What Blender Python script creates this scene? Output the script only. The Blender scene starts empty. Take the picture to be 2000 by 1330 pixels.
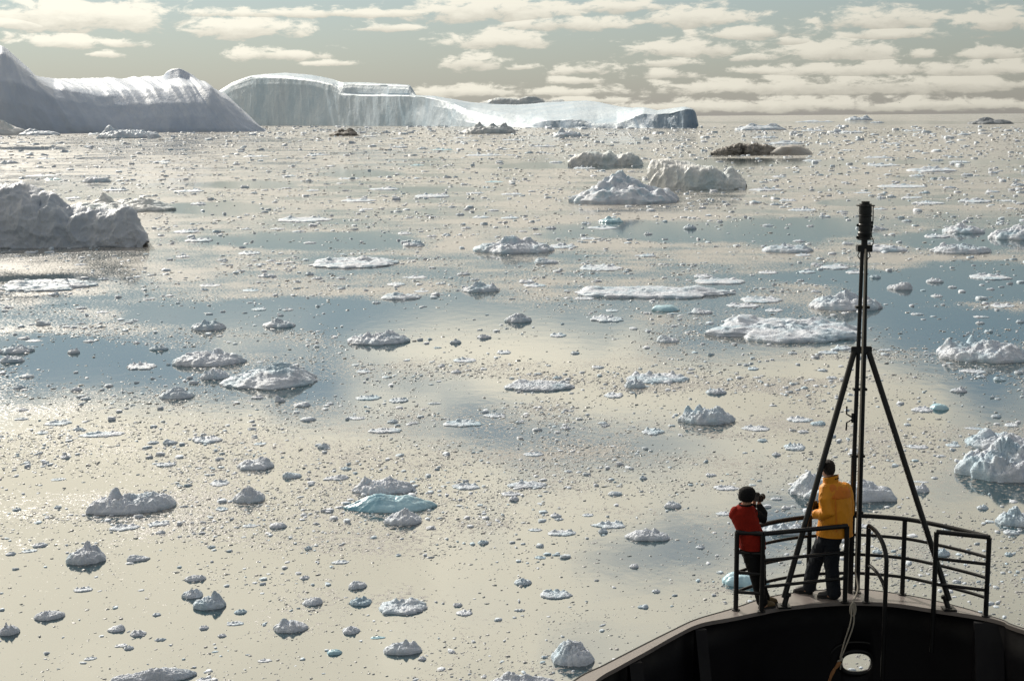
import bpy, bmesh, math, random
import numpy as np
from mathutils import Vector, Matrix

# ---------------------------------------------------------------- camera
S = bpy.context.scene
COL = S.collection
rnd = random.Random(7)
R = math.radians
F = 2777.8                      # focal length in photograph pixels (50 mm on 36 mm)
CAM_H = 12.5
PITCH, ROLL = R(8.92), R(-0.43)
cam_d = bpy.data.cameras.new('camera')
cam = bpy.data.objects.new('camera', cam_d); COL.objects.link(cam)
cam_d.lens = 50; cam_d.sensor_width = 36; cam_d.sensor_fit = 'HORIZONTAL'
cam_d.clip_start = 0.5; cam_d.clip_end = 90000
CM = Matrix.Rotation(math.pi/2-PITCH, 3, 'X') @ Matrix.Rotation(ROLL, 3, 'Z')
cam.matrix_world = Matrix.Translation((0, 0, CAM_H)) @ CM.to_4x4()
S.camera = cam

def ray(px, py):                # photograph pixel -> direction with y = 1
    d = CM @ Vector(((px-1000)/F, -(py-665)/F, -1))
    return d / d.y
def at(px, py, Y):              # the point seen at that pixel, Y metres ahead
    return Vector((0, 0, CAM_H)) + ray(px, py)*Y
def on(px, py, z=0.0):          # the point of the level plane z seen at that pixel
    d = ray(px, py)
    return Vector((0, 0, CAM_H)) + d*((z-CAM_H)/d.z)
CMI = np.array(CM.transposed())
def to_px(P):                   # N x 3 points -> photograph pixels
    q = (P-np.array([0, 0, CAM_H])) @ CMI.T
    w = np.maximum(-q[:, 2], 1e-3)
    return 1000+F*q[:, 0]/w, 665-F*q[:, 1]/w

# ---------------------------------------------------------------- light
SUN_AZ, SUN_EL = R(-30), R(29)
sun_dir = Vector((math.sin(SUN_AZ)*math.cos(SUN_EL), math.cos(SUN_AZ)*math.cos(SUN_EL), math.sin(SUN_EL)))
sl = bpy.data.lights.new('sun', 'SUN'); sl.energy = 3.6; sl.angle = R(0.6); sl.color = (1, .93, .82)
so = bpy.data.objects.new('sun', sl); COL.objects.link(so)
so.rotation_euler = (-sun_dir).to_track_quat('-Z', 'Y').to_euler()
S.view_settings.view_transform = 'Standard'; S.view_settings.look = 'None'
S.view_settings.exposure = .0; S.view_settings.gamma = 1
S.cycles.use_denoising = True
S.cycles.max_bounces = 5; S.cycles.diffuse_bounces = 2; S.cycles.glossy_bounces = 3
S.cycles.sample_clamp_indirect = 4

class G:                        # short hand for building node trees
    def __init__(s, tree): s.t = tree; s.n = tree.nodes; s.l = tree.links
    def new(s, typ, **kw):
        n = s.n.new(typ)
        for k, v in kw.items(): setattr(n, k, v)
        return n
    def put(s, sock, v):
        if isinstance(v, bpy.types.NodeSocket): s.l.new(v, sock)
        elif v is not None: sock.default_value = v
    def m(s, op, a, b=None, c=None, clamp=False):
        n = s.new('ShaderNodeMath', operation=op, use_clamp=clamp)
        for i, v in enumerate((a, b, c)): s.put(n.inputs[i], v)
        return n.outputs[0]
    def v(s, op, a, b=None, out=0):
        n = s.new('ShaderNodeVectorMath', operation=op)
        s.put(n.inputs[0], a); s.put(n.inputs[1], b)
        return n.outputs[out]
    def noise(s, vec, scale, detail=4, rough=.55, dist=0.0, out=0):
        n = s.new('ShaderNodeTexNoise')
        s.put(n.inputs['Vector'], vec); n.inputs['Scale'].default_value = scale
        n.inputs['Detail'].default_value = detail; n.inputs['Roughness'].default_value = rough
        n.inputs['Distortion'].default_value = dist
        return n.outputs[out]
    def ss(s, x, lo, hi, a=0.0, b=1.0):
        n = s.new('ShaderNodeMapRange', interpolation_type='SMOOTHSTEP')
        s.put(n.inputs[0], x)
        for i, v in zip((1, 2, 3, 4), (lo, hi, a, b)): s.put(n.inputs[i], v)
        return n.outputs[0]
    def mix(s, f, a, b, mode='MIX'):
        n = s.new('ShaderNodeMix', data_type='RGBA', blend_type=mode)
        s.put(n.inputs[0], f); s.put(n.inputs[6], a); s.put(n.inputs[7], b)
        return n.outputs[2]
    def xyz(s, x, y, z=0.0):
        n = s.new('ShaderNodeCombineXYZ')
        s.put(n.inputs[0], x); s.put(n.inputs[1], y); s.put(n.inputs[2], z)
        return n.outputs[0]

W = bpy.data.worlds.new('World'); S.world = W; W.use_nodes = True
g = G(W.node_tree); g.n.clear()
sky = g.new('ShaderNodeTexSky', sky_type='NISHITA', sun_disc=False, sun_elevation=SUN_EL, sun_rotation=SUN_AZ)
sky.dust_density = .2; sky.altitude = 600; sky.air_density = 1.0; sky.ozone_density = 1.0
skyc = g.mix(1.0, sky.outputs[0], (.80, .95, .97, 1), 'MULTIPLY')
tc = g.new('ShaderNodeTexCoord').outputs['Generated']
sp = g.new('ShaderNodeSeparateXYZ'); g.l.new(tc, sp.inputs[0])
az = g.m('ARCTAN2', sp.outputs[0], sp.outputs[1])
el = g.m('ARCSINE', sp.outputs[2])
ae = g.xyz(az, el)
# the cumulus rows low over the sea: centre and size of each, in photograph pixels
CL = [(150, 27, 190, 34), (20, 44, 90, 14), (470, 53, 110, 20), (640, 26, 330, 9), (960, 18, 190, 26), (755, 54, 62, 9), (980, 77, 100, 19),
      (1100, 46, 115, 15), (125, 82, 75, 14), (235, 84, 45, 9), (208, 105, 34, 7), (550, 106, 95, 12), (650, 123, 45, 6), (920, 120, 58, 17),
      (1360, 32, 105, 22), (1215, 13, 90, 14), (1470, 64, 110, 14), (1545, 78, 40, 11), (1350, 93, 115, 19), (1465, 111, 38, 9),
      (1635, 97, 115, 25), (1730, 36, 105, 23), (1740, 66, 90, 12), (1960, 40, 85, 26), (1305, 122, 54, 10), (1305, 144, 54, 11),
      (1140, 137, 62, 11), (1130, 157, 54, 8), (1480, 138, 68, 8), (1690, 134, 165, 15), (1900, 135, 110, 15), (1640, 166, 380, 17),
      (1900, 162, 150, 17), (900, 178, 125, 12), (1090, 180, 95, 9), (1500, 206, 330, 13), (1100, 196, 170, 7), (1800, 106, 32, 9),
      (1930, 103, 52, 12), (1020, 131, 32, 6), (2120, 80, 90, 24), (2200, 150, 160, 18), (-140, 60, 120, 22), (-120, 120, 90, 12), (1850, 205, 300, 11)]
acc = hgt = None
for (cx, cy, w, h) in CL:
    d = ray(cx, cy).normalized()
    q = g.v('SUBTRACT', ae, (math.atan2(d.x, d.y), math.asin(d.z)-h*.35/F, 0))
    q = g.v('MULTIPLY', q, (F/w/1.2, F/h/1.6, 0))
    qs = g.new('ShaderNodeSeparateXYZ'); g.l.new(q, qs.inputs[0])
    qy = qs.outputs[1]
    ln = g.v('LENGTH', g.xyz(qs.outputs[0], g.m('MAXIMUM', qy, g.m('MULTIPLY', qy, -2.2))), out=1)    # flat undersides
    if acc is None: acc, hgt = ln, qy
    else:
        cl = g.m('LESS_THAN', ln, acc)
        hgt = g.m('MULTIPLY_ADD', cl, g.m('SUBTRACT', qy, hgt), hgt)
        acc = g.m('MINIMUM', acc, ln)
pn = g.xyz(g.m('MULTIPLY', az, 1.0), g.m('MULTIPLY', el, 2.6))
n1 = g.noise(pn, 46, 6, .62, .25)
low = g.ss(g.m('SUBTRACT', g.m('MULTIPLY_ADD', n1, 3.2, -.65), acc), -.10, .42)
# the higher broken cloud deck that the calm water mirrors
ev = g.m('LOGARITHM', g.m('ADD', g.m('MAXIMUM', el, 0.0), .06), 2.718)
pd = g.xyz(g.m('MULTIPLY', az, 1.0), g.m('MULTIPLY', ev, .8), 47.2)
n2 = g.noise(pd, 4.2, 6, .55, .5)
thr = g.m('ADD', g.ss(el, .14, .25, .54, .38), g.ss(el, .5, .9, 0, .16))
hi = g.m('MULTIPLY', g.ss(n2, g.m('SUBTRACT', thr, .07), g.m('ADD', thr, .10)), g.ss(el, .115, .165))
cm = g.m('MAXIMUM', g.m('MULTIPLY', low, .92), hi)
lit_low = g.ss(g.m('MULTIPLY_ADD', n1, 1.1, hgt), .05, .95, .72, 1.10)
lit_hi = g.ss(n2, thr, g.m('ADD', thr, .22), 1.06, .82)
lit = g.m('ADD', lit_low, g.m('MULTIPLY', g.m('SUBTRACT', lit_hi, lit_low), g.ss(el, .115, .165)))
ca = g.m('MAXIMUM', g.v('DOT_PRODUCT', tc, tuple(sun_dir), out=1), 0.0)
glow = g.m('MULTIPLY_ADD', g.m('POWER', ca, 2.0), g.ss(el, .115, .165, .80, 2.3), .40)
cc = g.v('SCALE', g.mix(g.ss(el, .115, .165), (9.7, 9.25, 7.9, 1), (10.0, 9.1, 7.2, 1))); cc.node.inputs[3].default_value = 1
g.l.new(g.m('MULTIPLY', lit, glow), cc.node.inputs[3])
bg = g.new('ShaderNodeBackground'); bg.inputs[1].default_value = .1
# the milky haze that lies low over the ice
hz = g.v('SCALE', (5.7, 5.4, 4.9)); g.l.new(g.m('MULTIPLY_ADD', g.m('POWER', ca, 3.0), .55, .45), hz.node.inputs[3])
hzf = g.m('POWER', 2.718, g.m('MULTIPLY', g.m('MAXIMUM', el, 0.0), -5.2))
g.l.new(g.mix(cm, g.mix(hzf, skyc, hz), cc), bg.inputs[0])
wo = g.new('ShaderNodeOutputWorld'); g.l.new(bg.outputs[0], wo.inputs[0])

# ---------------------------------------------------------------- helpers
def tag(o, label=None, cat=None, group=None, kind=None):
    if label: o['label'] = label
    if cat: o['category'] = cat
    if group: o['group'] = group
    if kind: o['kind'] = kind
    return o
def empty(name, loc=(0, 0, 0)):
    o = bpy.data.objects.new(name, None); COL.objects.link(o); o.location = loc
    return o
def obj(name, me, mat=None, parent=None, smooth=True):
    o = bpy.data.objects.new(name, me); COL.objects.link(o)
    if mat and not me.materials: me.materials.append(mat)
    if smooth and len(me.polygons): me.polygons.foreach_set('use_smooth', [True]*len(me.polygons))
    if parent:
        o.parent = parent
        o.matrix_parent_inverse = Matrix.Translation(parent_loc(parent)).inverted()
    return o
def parent_loc(p):              # parts are modelled in place: only a thing's Empty has a location
    return Vector(p.location) if p.type == 'EMPTY' else Vector((0, 0, 0))
def mesh(name, V, Fc):
    me = bpy.data.meshes.new(name)
    me.from_pydata([tuple(v) for v in V], [], [tuple(f) for f in Fc]); me.update()
    return me
def grid_faces(nu, nv, wrap=False):
    f = []
    for i in range(nu if wrap else nu-1):
        a = i*nv; b = ((i+1) % nu)*nv
        for j in range(nv-1): f.append((a+j, b+j, b+j+1, a+j+1))
    return f
def np_mesh(name, V, Q):
    """quads/tris of one size from numpy arrays, quickly"""
    me = bpy.data.meshes.new(name); k = Q.shape[1]
    me.vertices.add(len(V)); me.vertices.foreach_set('co', np.ascontiguousarray(V, dtype=np.float32).ravel())
    me.loops.add(Q.size); me.loops.foreach_set('vertex_index', np.ascontiguousarray(Q, dtype=np.int32).ravel())
    me.polygons.add(len(Q)); me.polygons.foreach_set('loop_start', np.arange(0, Q.size, k, dtype=np.int32))
    me.update(calc_edges=True); me.validate()
    return me

_perm = np.random.RandomState(3).permutation(512); _perm = np.concatenate([_perm, _perm, _perm])
_grad = np.random.RandomState(4).normal(size=(512, 3)); _grad /= np.linalg.norm(_grad, axis=1)[:, None]
def perlin(P):
    P = np.asarray(P, float); I = np.floor(P).astype(int); f = P-I; I &= 255
    u = f*f*f*(f*(f*6-15)+10); out = 0
    for dx in (0, 1):
        for dy in (0, 1):
            for dz in (0, 1):
                h = _perm[_perm[_perm[I[:, 0]+dx]+I[:, 1]+dy]+I[:, 2]+dz]
                gd = _grad[h]
                dt = gd[:, 0]*(f[:, 0]-dx)+gd[:, 1]*(f[:, 1]-dy)+gd[:, 2]*(f[:, 2]-dz)
                out = out+dt*np.where(dx, u[:, 0], 1-u[:, 0])*np.where(dy, u[:, 1], 1-u[:, 1])*np.where(dz, u[:, 2], 1-u[:, 2])
    return out*1.5
def fbm(P, oct=4, gain=.5, ridged=False):
    P = np.asarray(P, float); a, s, t = 1.0, 0, 0
    for i in range(oct):
        n = perlin(P+17.3*i)
        if ridged: n = 1-2*np.abs(n)
        s = s+a*n; t += a; a *= gain; P = P*2.03
    return s/t
def pts3(x, y, z=0): return np.stack([np.asarray(x, float)+0*np.asarray(y), np.asarray(y, float)+0*np.asarray(x), np.zeros_like(np.asarray(x)+np.asarray(y), dtype=float)+z], 1)

# ---------------------------------------------------------------- materials
def material(name):
    m = bpy.data.materials.new(name); m.use_nodes = True
    g = G(m.node_tree); g.n.clear()
    out = g.new('ShaderNodeOutputMaterial')
    return m, g, out
def principled(g, out, col, rough=.5, metal=0.0, spec=.5, normal=None):
    b = g.new('ShaderNodeBsdfPrincipled')
    g.put(b.inputs['Base Color'], col); g.put(b.inputs['Roughness'], rough); g.put(b.inputs['Metallic'], metal)
    b.inputs['Specular IOR Level'].default_value = spec
    if normal is not None: g.l.new(normal, b.inputs['Normal'])
    g.l.new(b.outputs[0], out.inputs[0])
    return b
def bump(g, h, strength, dist):
    n = g.new('ShaderNodeBump'); n.inputs['Strength'].default_value = strength; n.inputs['Distance'].default_value = dist
    g.l.new(h, n.inputs['Height'])
    return n.outputs[0]

def ice_mat(name, white, blue, scale, bdist, dirt=None, dirt_amt=0.0, streak=None, rough=.55, bump_s=.8):
    m, g, out = material(name)
    pos = g.new('ShaderNodeNewGeometry').outputs['Position']
    n = g.noise(pos, scale, 5, .6)
    col = g.mix(g.ss(n, .42, .68), white, blue)
    fine = g.noise(pos, scale*9, 4, .6)
    col = g.mix(g.ss(fine, .3, .75, 0, .16), col, (.60, .62, .64, 1))
    if dirt:
        dn = g.noise(g.v('MULTIPLY', pos, (1, 1, 2.2)), scale*2.3, 6, .65)
        col = g.mix(g.ss(dn, .64-dirt_amt*.35, .78-dirt_amt*.25), col, dirt)
    h = g.m('ADD', g.noise(pos, scale*7, 5, .62), g.m('MULTIPLY', g.noise(pos, scale*30, 3, .6), .35))
    if streak:
        st = g.noise(g.v('MULTIPLY', pos, streak), 1.0, 4, .6)
        h = g.m('ADD', h, g.m('MULTIPLY', st, .8))
        col = g.mix(g.ss(st, .40, .66, 0, .3), col, blue)
    principled(g, out, col, rough, normal=bump(g, h, bump_s, bdist), spec=.4)
    return m
M = {}
M['floe'] = ice_mat('floe_ice', (.68, .73, .83, 1), (.44, .60, .73, 1), .55, .12)
M['brash'] = ice_mat('wet_brash_ice', (.34, .34, .35, 1), (.20, .23, .25, 1), .8, .05, rough=.36, bump_s=.6)
M['silt'] = ice_mat('grey_silty_ice', (.56, .59, .62, 1), (.44, .52, .58, 1), .05, .8, dirt=(.34, .33, .32, 1), dirt_amt=.05)
M['slate'] = ice_mat('slate_ice', (.22, .25, .29, 1), (.15, .17, .20, 1), .08, .5)
M['teal'] = ice_mat('glacier_ice', (.46, .70, .82, 1), (.14, .40, .56, 1), .35, .05, rough=.3, bump_s=.5)
M['berg'] = ice_mat('iceberg_ice', (.56, .63, .76, 1), (.45, .54, .69, 1), .02, .7, streak=(.12, .03, .012))
M['cliff'] = ice_mat('cliff_ice', (.53, .63, .73, 1), (.39, .53, .66, 1), .012, 1.4, streak=(.14, .05, .01))
M['shaded_blueice'] = ice_mat('shade_tinted_blue_ice', (.24, .34, .47, 1), (.17, .27, .40, 1), .03, 1.0)  # blue ice darkened by the painted-in shade of the right-end cliff
M['nearberg'] = ice_mat('old_berg_ice', (.57, .61, .69, 1), (.46, .52, .61, 1), .22, .22, dirt=(.40, .36, .31, 1), dirt_amt=.12)
M['midberg'] = ice_mat('grey_berg_ice', (.74, .75, .76, 1), (.55, .66, .71, 1), .10, .4, dirt=(.46, .42, .37, 1), dirt_amt=.1)
M['dirty'] = ice_mat('dirty_ice', (.34, .31, .28, 1), (.20, .18, .16, 1), .12, .5, dirt=(.035, .03, .026, 1), dirt_amt=.55)
M['tan'] = ice_mat('silty_ice', (.40, .36, .32, 1), (.50, .49, .48, 1), .08, .4, dirt=(.12, .10, .085, 1), dirt_amt=.2)

# water with slush: 'brash' is how much loose ice floats there
m, g, out = material('sea_water'); M['water'] = m
pos = g.new('ShaderNodeNewGeometry').outputs['Position']
at_n = g.new('ShaderNodeAttribute', attribute_name='brash').outputs['Fac']
ncoarse = g.noise(pos, .3, 3, .5)
sl_n = g.noise(pos, 5.2, 4, .66)
nfar = g.noise(g.v('MULTIPLY', pos, (.6, 1, 1)), .045, 5, .7)
cover = g.m('MULTIPLY', at_n, g.m('ADD', g.m('MULTIPLY_ADD', ncoarse, .8, -.75), g.m('MULTIPLY', nfar, 2.3)))
thr = g.m('SUBTRACT', .675, g.m('MULTIPLY', cover, .30))
slush = g.m('MULTIPLY', g.ss(sl_n, thr, g.m('ADD', thr, .045)), g.m('MINIMUM', g.m('MULTIPLY', at_n, 2.0), 1.0))
rip = g.noise(g.v('MULTIPLY', pos, (1.0, .7, 1)), 1.1, 3, .5)
nb = bump(g, rip, .035, .12)
wat = g.new('ShaderNodeBsdfPrincipled')
wat.inputs['Base Color'].default_value = (.012, .045, .06, 1); wat.inputs['Roughness'].default_value = .07
wat.inputs['IOR'].default_value = 3.0
g.l.new(nb, wat.inputs['Normal'])
ic = g.new('ShaderNodeBsdfPrincipled')
icc = g.mix(g.noise(pos, 3.0, 3, .6), (.15, .148, .145, 1), (.46, .44, .425, 1))
g.l.new(icc, ic.inputs['Base Color']); ic.inputs['Roughness'].default_value = .35
g.l.new(bump(g, g.noise(pos, 6, 4, .6), .6, .08), ic.inputs['Normal'])
mx = g.new('ShaderNodeMixShader'); g.l.new(slush, mx.inputs[0]); g.l.new(wat.outputs[0], mx.inputs[1]); g.l.new(ic.outputs[0], mx.inputs[2])
g.l.new(mx.outputs[0], out.inputs[0])

def paint(name, col, rough=.5, metal=0.0, var=.15, scale=8.0, bs=.15, spec=.5, wear=None):
    m, g, out = material(name)
    pos = g.new('ShaderNodeTexCoord').outputs['Object']
    n = g.noise(pos, scale, 5, .6)
    c2 = tuple(c*(1-var*2) for c in col[:3])+(1,)
    c = g.mix(n, c2, tuple(min(1, c*(1+var)) for c in col[:3])+(1,))
    if wear: c = g.mix(g.ss(g.noise(pos, scale*.6, 6, .7), .58, .70), c, wear)
    principled(g, out, c, g.ss(n, .2, .8, rough*.8, min(1, rough*1.2)), metal, spec, bump(g, g.noise(pos, scale*5, 4, .6), bs, .01))
    M[name] = m
    return m
paint('black_paint', (.008, .008, .009), .42, spec=.4)
paint('bulwark_paint', (.004, .0035, .006), .6, scale=3, spec=.3)
paint('hull_paint', (.03, .03, .04), .4, scale=2)
paint('deck_paint', (.25, .22, .21), .38, var=.12, scale=4, wear=(.15, .13, .125, 1))
paint('rope_fibre', (.42, .38, .32), .9, scale=60)
paint('strap_fibre', (.36, .17, .07), .9, scale=40)
paint('yellow_shell', (.80, .31, .011), .62, var=.06, scale=10, bs=.25)
paint('orange_shell', (.74, .21, .015), .62, var=.06, scale=10, bs=.25)
paint('red_fleece', (.25, .018, .011), .95, var=.12, scale=30, bs=.5, spec=.1)
paint('black_cloth', (.012, .012, .013), .9, var=.2, scale=20, bs=.5, spec=.15)
paint('navy_cloth', (.018, .022, .030), .85, var=.2, scale=14, bs=.5, spec=.2)
paint('skin', (.50, .28, .19), .5, var=.06, scale=20)
paint('hair', (.022, .013, .009), .7, var=.4, scale=60, bs=1)
paint('boot_leather', (.045, .043, .048), .45, var=.3, scale=30)
paint('boot_suede', (.16, .11, .055), .85, var=.25, scale=30)
paint('sole_rubber', (.02, .02, .02), .8)
paint('camera_body', (.015, .015, .016), .5)
paint('lens_glass', (.02, .02, .03), .08)
paint('strap_grey', (.22, .22, .23), .8)

# ---------------------------------------------------------------- the sea
# open leads in the loose ice, as seen in the photograph (x, y, half width, half height in pixels)
LEADS = [(640, 612, 400, 34), (960, 655, 360, 50), (240, 722, 150, 40), (880, 768, 300, 24), (1330, 790, 260, 26), (1880, 555, 230, 40),
         (1830, 640, 220, 44), (1830, 790, 230, 46), (1420, 452, 330, 24), (640, 470, 230, 17), (1130, 325, 170, 8), (490, 362, 100, 8),
         (420, 408, 130, 12), (300, 1120, 480, 62), (120, 1250, 330, 95), (560, 1290, 330, 55), (1130, 1110, 330, 95), (1240, 1240, 300, 75),
         (120, 690, 190, 34), (90, 1040, 200, 20), (1500, 318, 210, 8), (1900, 470, 200, 22), (1700, 395, 130, 8), (1000, 240, 1400, 2), (90, 545, 130, 9),
         (1700, 240, 330, 3), (1850, 316, 220, 5), (700, 340, 90, 6), (1500, 980, 260, 16), (860, 370, 120, 4), (40, 940, 120, 26), (1650, 540, 160, 16),
         (1640, 720, 200, 18), (1420, 870, 180, 20), (1480, 1100, 200, 60), (1880, 1190, 200, 50), (60, 290, 70, 4)]
def brash_at(P):
    px, py = to_px(P)
    n = fbm(np.stack([px*.006, py*.02, 0*px], 1), 4)
    n2 = fbm(np.stack([px*.03, py*.12, 0*px+5], 1), 3)
    o = np.zeros(len(P))
    for (cx, cy, w, h) in LEADS:
        d = np.sqrt(((px-cx)/w)**2+((py-cy)/h)**2)+n*.45+n2*.22
        o = np.maximum(o, np.clip((1.15-d)/.35, 0, 1))
    near = np.clip((py-820)/500, 0, 1)
    base = np.clip(.92-.34*near+n*.6, .1, 1.1)
    wy = np.clip(P[:, 1], 1, 4000)      # wind rows: long drifts of slush lying across the view
    row = fbm(np.stack([P[:, 0]*.035, P[:, 1]*.13, 0*px+2], 1), 4, .6)*np.clip(260/wy, .35, 1)+fbm(np.stack([px*.004, py*.075, 0*px+8], 1), 3)*.5
    return np.clip(base*(1+.95*row), .04, 1.4)*(1-np.where(py > 880, .62, .80)*o)
ang = np.concatenate([np.linspace(-180, -32, 50)[:-1], np.linspace(-32, 32, 260), np.linspace(32, 180, 50)[1:-1]])*math.pi/180
rad = np.concatenate([[.5], np.geomspace(8, 24, 6)[:-1], np.geomspace(24, 3000, 260), np.geomspace(3000, 60000, 14)[1:]])
A, RR = np.meshgrid(ang, rad, indexing='ij')
V = np.stack([np.sin(A)*RR, np.cos(A)*RR, 0*A], -1).reshape(-1, 3)
nu, nv = A.shape
Q = np.array(grid_faces(nu, nv, True))[:, ::-1]
me = np_mesh('sea', V, Q)
bv = brash_at(V)*np.clip(1.0-(to_px(V)[1]-520)/450, .72, 1); bv[V[:, 1] < 5] = .3
atr = me.attributes.new('brash', 'FLOAT', 'POINT'); atr.data.foreach_set('value', bv.astype(np.float32))
sea = obj('sea', me, M['water'], smooth=False)
if sea.data.polygons[0].normal.z < 0: sea.data.flip_normals()
tag(sea, 'calm sea water mirroring the sky, with leads of open water between loose ice', kind='structure')

# ---------------------------------------------------------------- big icebergs: lofted profiles
def interp_keys(keys, n):
    xs = np.array([k[0] for k in keys], float)
    t = np.linspace(xs[0], xs[-1], n)
    A = np.array([[k[1]]+[c for p in k[2] for c in p] for k in keys], float)
    out = np.stack([np.interp(t, xs, A[:, i]) for i in range(A.shape[1])], 1)
    ker = np.array([1, 2, 3, 2, 1.])/9
    pad = np.pad(out, ((2, 2), (0, 0)), 'edge')
    out = sum(ker[i]*pad[i:i+n] for i in range(5))
    return t, out
def loft_berg(name, keys, nu, nv, back, mat, label, amp=1.0, nscale=.05, oct=5, flute=None, ridged=False, group=None, sharp=0.0, post=None, steep=False):
    """keys: (photo x, distance of the front waterline, [(metres behind it, photo y), ...]) from the waterline up to the skyline"""
    t, O = interp_keys(keys, nu)
    V = np.zeros((nu, nv, 3)); TT = np.zeros((nu, nv))
    for i in range(nu):
        D = O[i, 0]; pr = O[i, 1:].reshape(-1, 2)
        P = []
        for j, (dd, py) in enumerate(pr):
            w = at(t[i], py, D+dd)
            P.append((D+dd, max(w.z, -1.0) if j else -1.0, w.x/(D+dd)))
        P.insert(0, (P[0][0]+.2, -4.0, P[0][2]))
        Yc, Zc = P[-1][0], P[-1][1]
        P += [(Yc+back*.35, Zc*.8, P[-1][2]), (Yc+back*.8, Zc*.4, P[-1][2]), (Yc+back, -4.0, P[-1][2])]
        P = np.array(P)
        L = np.concatenate([[0], np.cumsum(np.hypot(np.diff(P[:, 0])*.12, np.diff(P[:, 1])))]); 
        nf = int(nv*.82); Lf = L[-4]
        s = np.concatenate([np.linspace(0, Lf, nf), np.linspace(Lf, L[-1], nv-nf+1)[1:]])
        Y = np.interp(s, L, P[:, 0]); Z = np.interp(s, L, P[:, 1]); X = np.interp(s, L, P[:, 2])*Y
        V[i] = np.stack([X, Y, Z], 1); TT[i] = s/L[-1]
    if not sharp:
        Z0 = V.copy()
        for _ in range(2): V[:, 1:-1] = (V[:, :-2]+2*V[:, 1:-1]+V[:, 2:])/4
    dU = np.gradient(V, axis=0); dV = np.gradient(V, axis=1)
    N = np.cross(dU, dV); N /= np.linalg.norm(N, axis=2)[..., None]+1e-9
    fl = V.reshape(-1, 3)
    d = fbm(fl*nscale, oct, .5, ridged)*amp
    if flute: d = d+flute(np.repeat(t, nv), TT.ravel(), fl)*(np.clip(1.3-1.4*np.abs(N.reshape(-1, 3)[:, 2]), .08, 1) if steep else 1.0)
    d = d*np.clip((fl[:, 2]+4)/ (6 if amp > .8 else 1.5), 0.15, 1)
    fl = fl+N.reshape(-1, 3)*d[:, None]
    if post: fl = post(fl)
    c = fl.mean(0); c[2] = 0
    me = np_mesh(name, fl-c, np.array(grid_faces(nu, nv)))
    o = obj(name, me, mat); o.location = c
    if np.mean([p.normal.z for p in list(me.polygons)[::97]]) < 0: me.flip_normals()
    return tag(o, label, 'iceberg', group)

def flA(px, t, P):                    # melt grooves running down to the right
    u = px+t*190
    return 2.6*fbm(np.stack([u*.014, t*1.6, 0*t], 1), 3)+2.4*fbm(np.stack([u*.026, t*1.2, 0*t+3], 1), 3, .5, True)+.35*fbm(np.stack([u*.13, t*2.5, 0*t+9], 1), 2)
GB = 'big icebergs along the horizon'
loft_berg('iceberg', [
    (-260, 1390, [(0, 262), (3.3, 225), (11, 190), (27.5, 150), (52.3, 118), (82.5, 112), (162.5, 108), (252.5, 104)]),
    (-60, 1390, [(0, 262), (2.2, 232), (7.7, 200), (24.8, 158), (46.8, 128), (66, 112), (96, 104), (116, 100)]),
    (4, 1390, [(0, 262), (2.2, 232), (6.6, 200), (18.7, 160), (38.5, 128), (52.3, 108), (69.2, 98), (82.2, 92)]),
    (30, 1390, [(0, 261), (2.2, 232), (6.6, 203), (18.7, 164), (38.5, 138), (52.3, 124), (69.2, 117), (82.2, 112)]),
    (70, 1395, [(0, 260), (2.2, 238), (6.6, 212), (18.7, 180), (36.3, 160), (49.5, 152), (71.5, 150), (89.5, 149)]),
    (105, 1400, [(0, 260), (2.3, 246), (8.1, 225), (23.1, 196), (42.8, 176), (63.5, 170), (183.5, 162), (283.5, 157)]),
    (150, 1405, [(0, 259), (2.3, 249), (9.2, 232), (25.4, 203), (46.2, 180), (67, 172), (201, 163), (321, 156)]),
    (200, 1412, [(0, 259), (3.4, 250), (11.5, 234), (28.9, 208), (48.5, 187), (68.1, 178), (200.1, 163), (320.1, 154)]),
    (260, 1420, [(0, 259), (4.6, 250), (13.8, 234), (32.3, 208), (52, 190), (70.5, 178), (198.5, 163), (318.5, 153)]),
    (318, 1428, [(0, 259), (4.6, 250), (13.8, 232), (32.3, 205), (52, 187), (70.5, 174), (168.5, 164), (248.5, 152)]),
    (332, 1428, [(0, 259), (4.6, 250), (13.8, 232), (32.3, 205), (52, 186), (70.5, 172), (148.5, 161), (164.5, 138)]),
    (352, 1432, [(0, 259), (4.6, 250), (13.8, 231), (32.3, 204), (52, 184), (70.5, 170), (138.5, 158), (158.5, 134)]),
    (372, 1434, [(0, 259), (4.6, 250), (13.8, 230), (32.3, 203), (52, 183), (70.5, 169), (138.5, 160), (158.5, 147)]),
    (385, 1436, [(0, 259), (4.6, 250), (13.8, 230), (32.3, 203), (50.8, 184), (68.1, 170), (120.1, 163), (150.1, 159)]),
    (410, 1438, [(0, 259), (4.6, 249), (12.7, 231), (26.6, 206), (41.5, 188), (56.6, 174), (88.6, 169), (118.6, 166)]),
    (440, 1440, [(0, 259), (4, 250), (11, 236), (21.9, 217), (33.5, 202), (45.1, 192), (67.1, 187), (87.1, 185)]),
    (480, 1440, [(0, 259), (3.4, 253), (8.5, 245), (16.2, 235), (24.3, 229), (32.3, 224), (46.3, 222), (56.3, 221)]),
    (505, 1440, [(0, 259), (1.8, 257), (4.6, 254), (8.1, 250), (11.5, 248), (15, 247), (21, 246), (27, 246)]),
    (518, 1440, [(0, 259.5), (1.1, 259), (2.3, 259), (3.4, 258.5), (4.6, 258.5), (5.8, 258.5), (7.8, 258.5), (9.8, 258.5)])],
    420, 110, 160, M['berg'], 'huge smooth grooved iceberg at far left, with a small knob on its back', .9, .03, 5, flA, group=GB)

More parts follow.
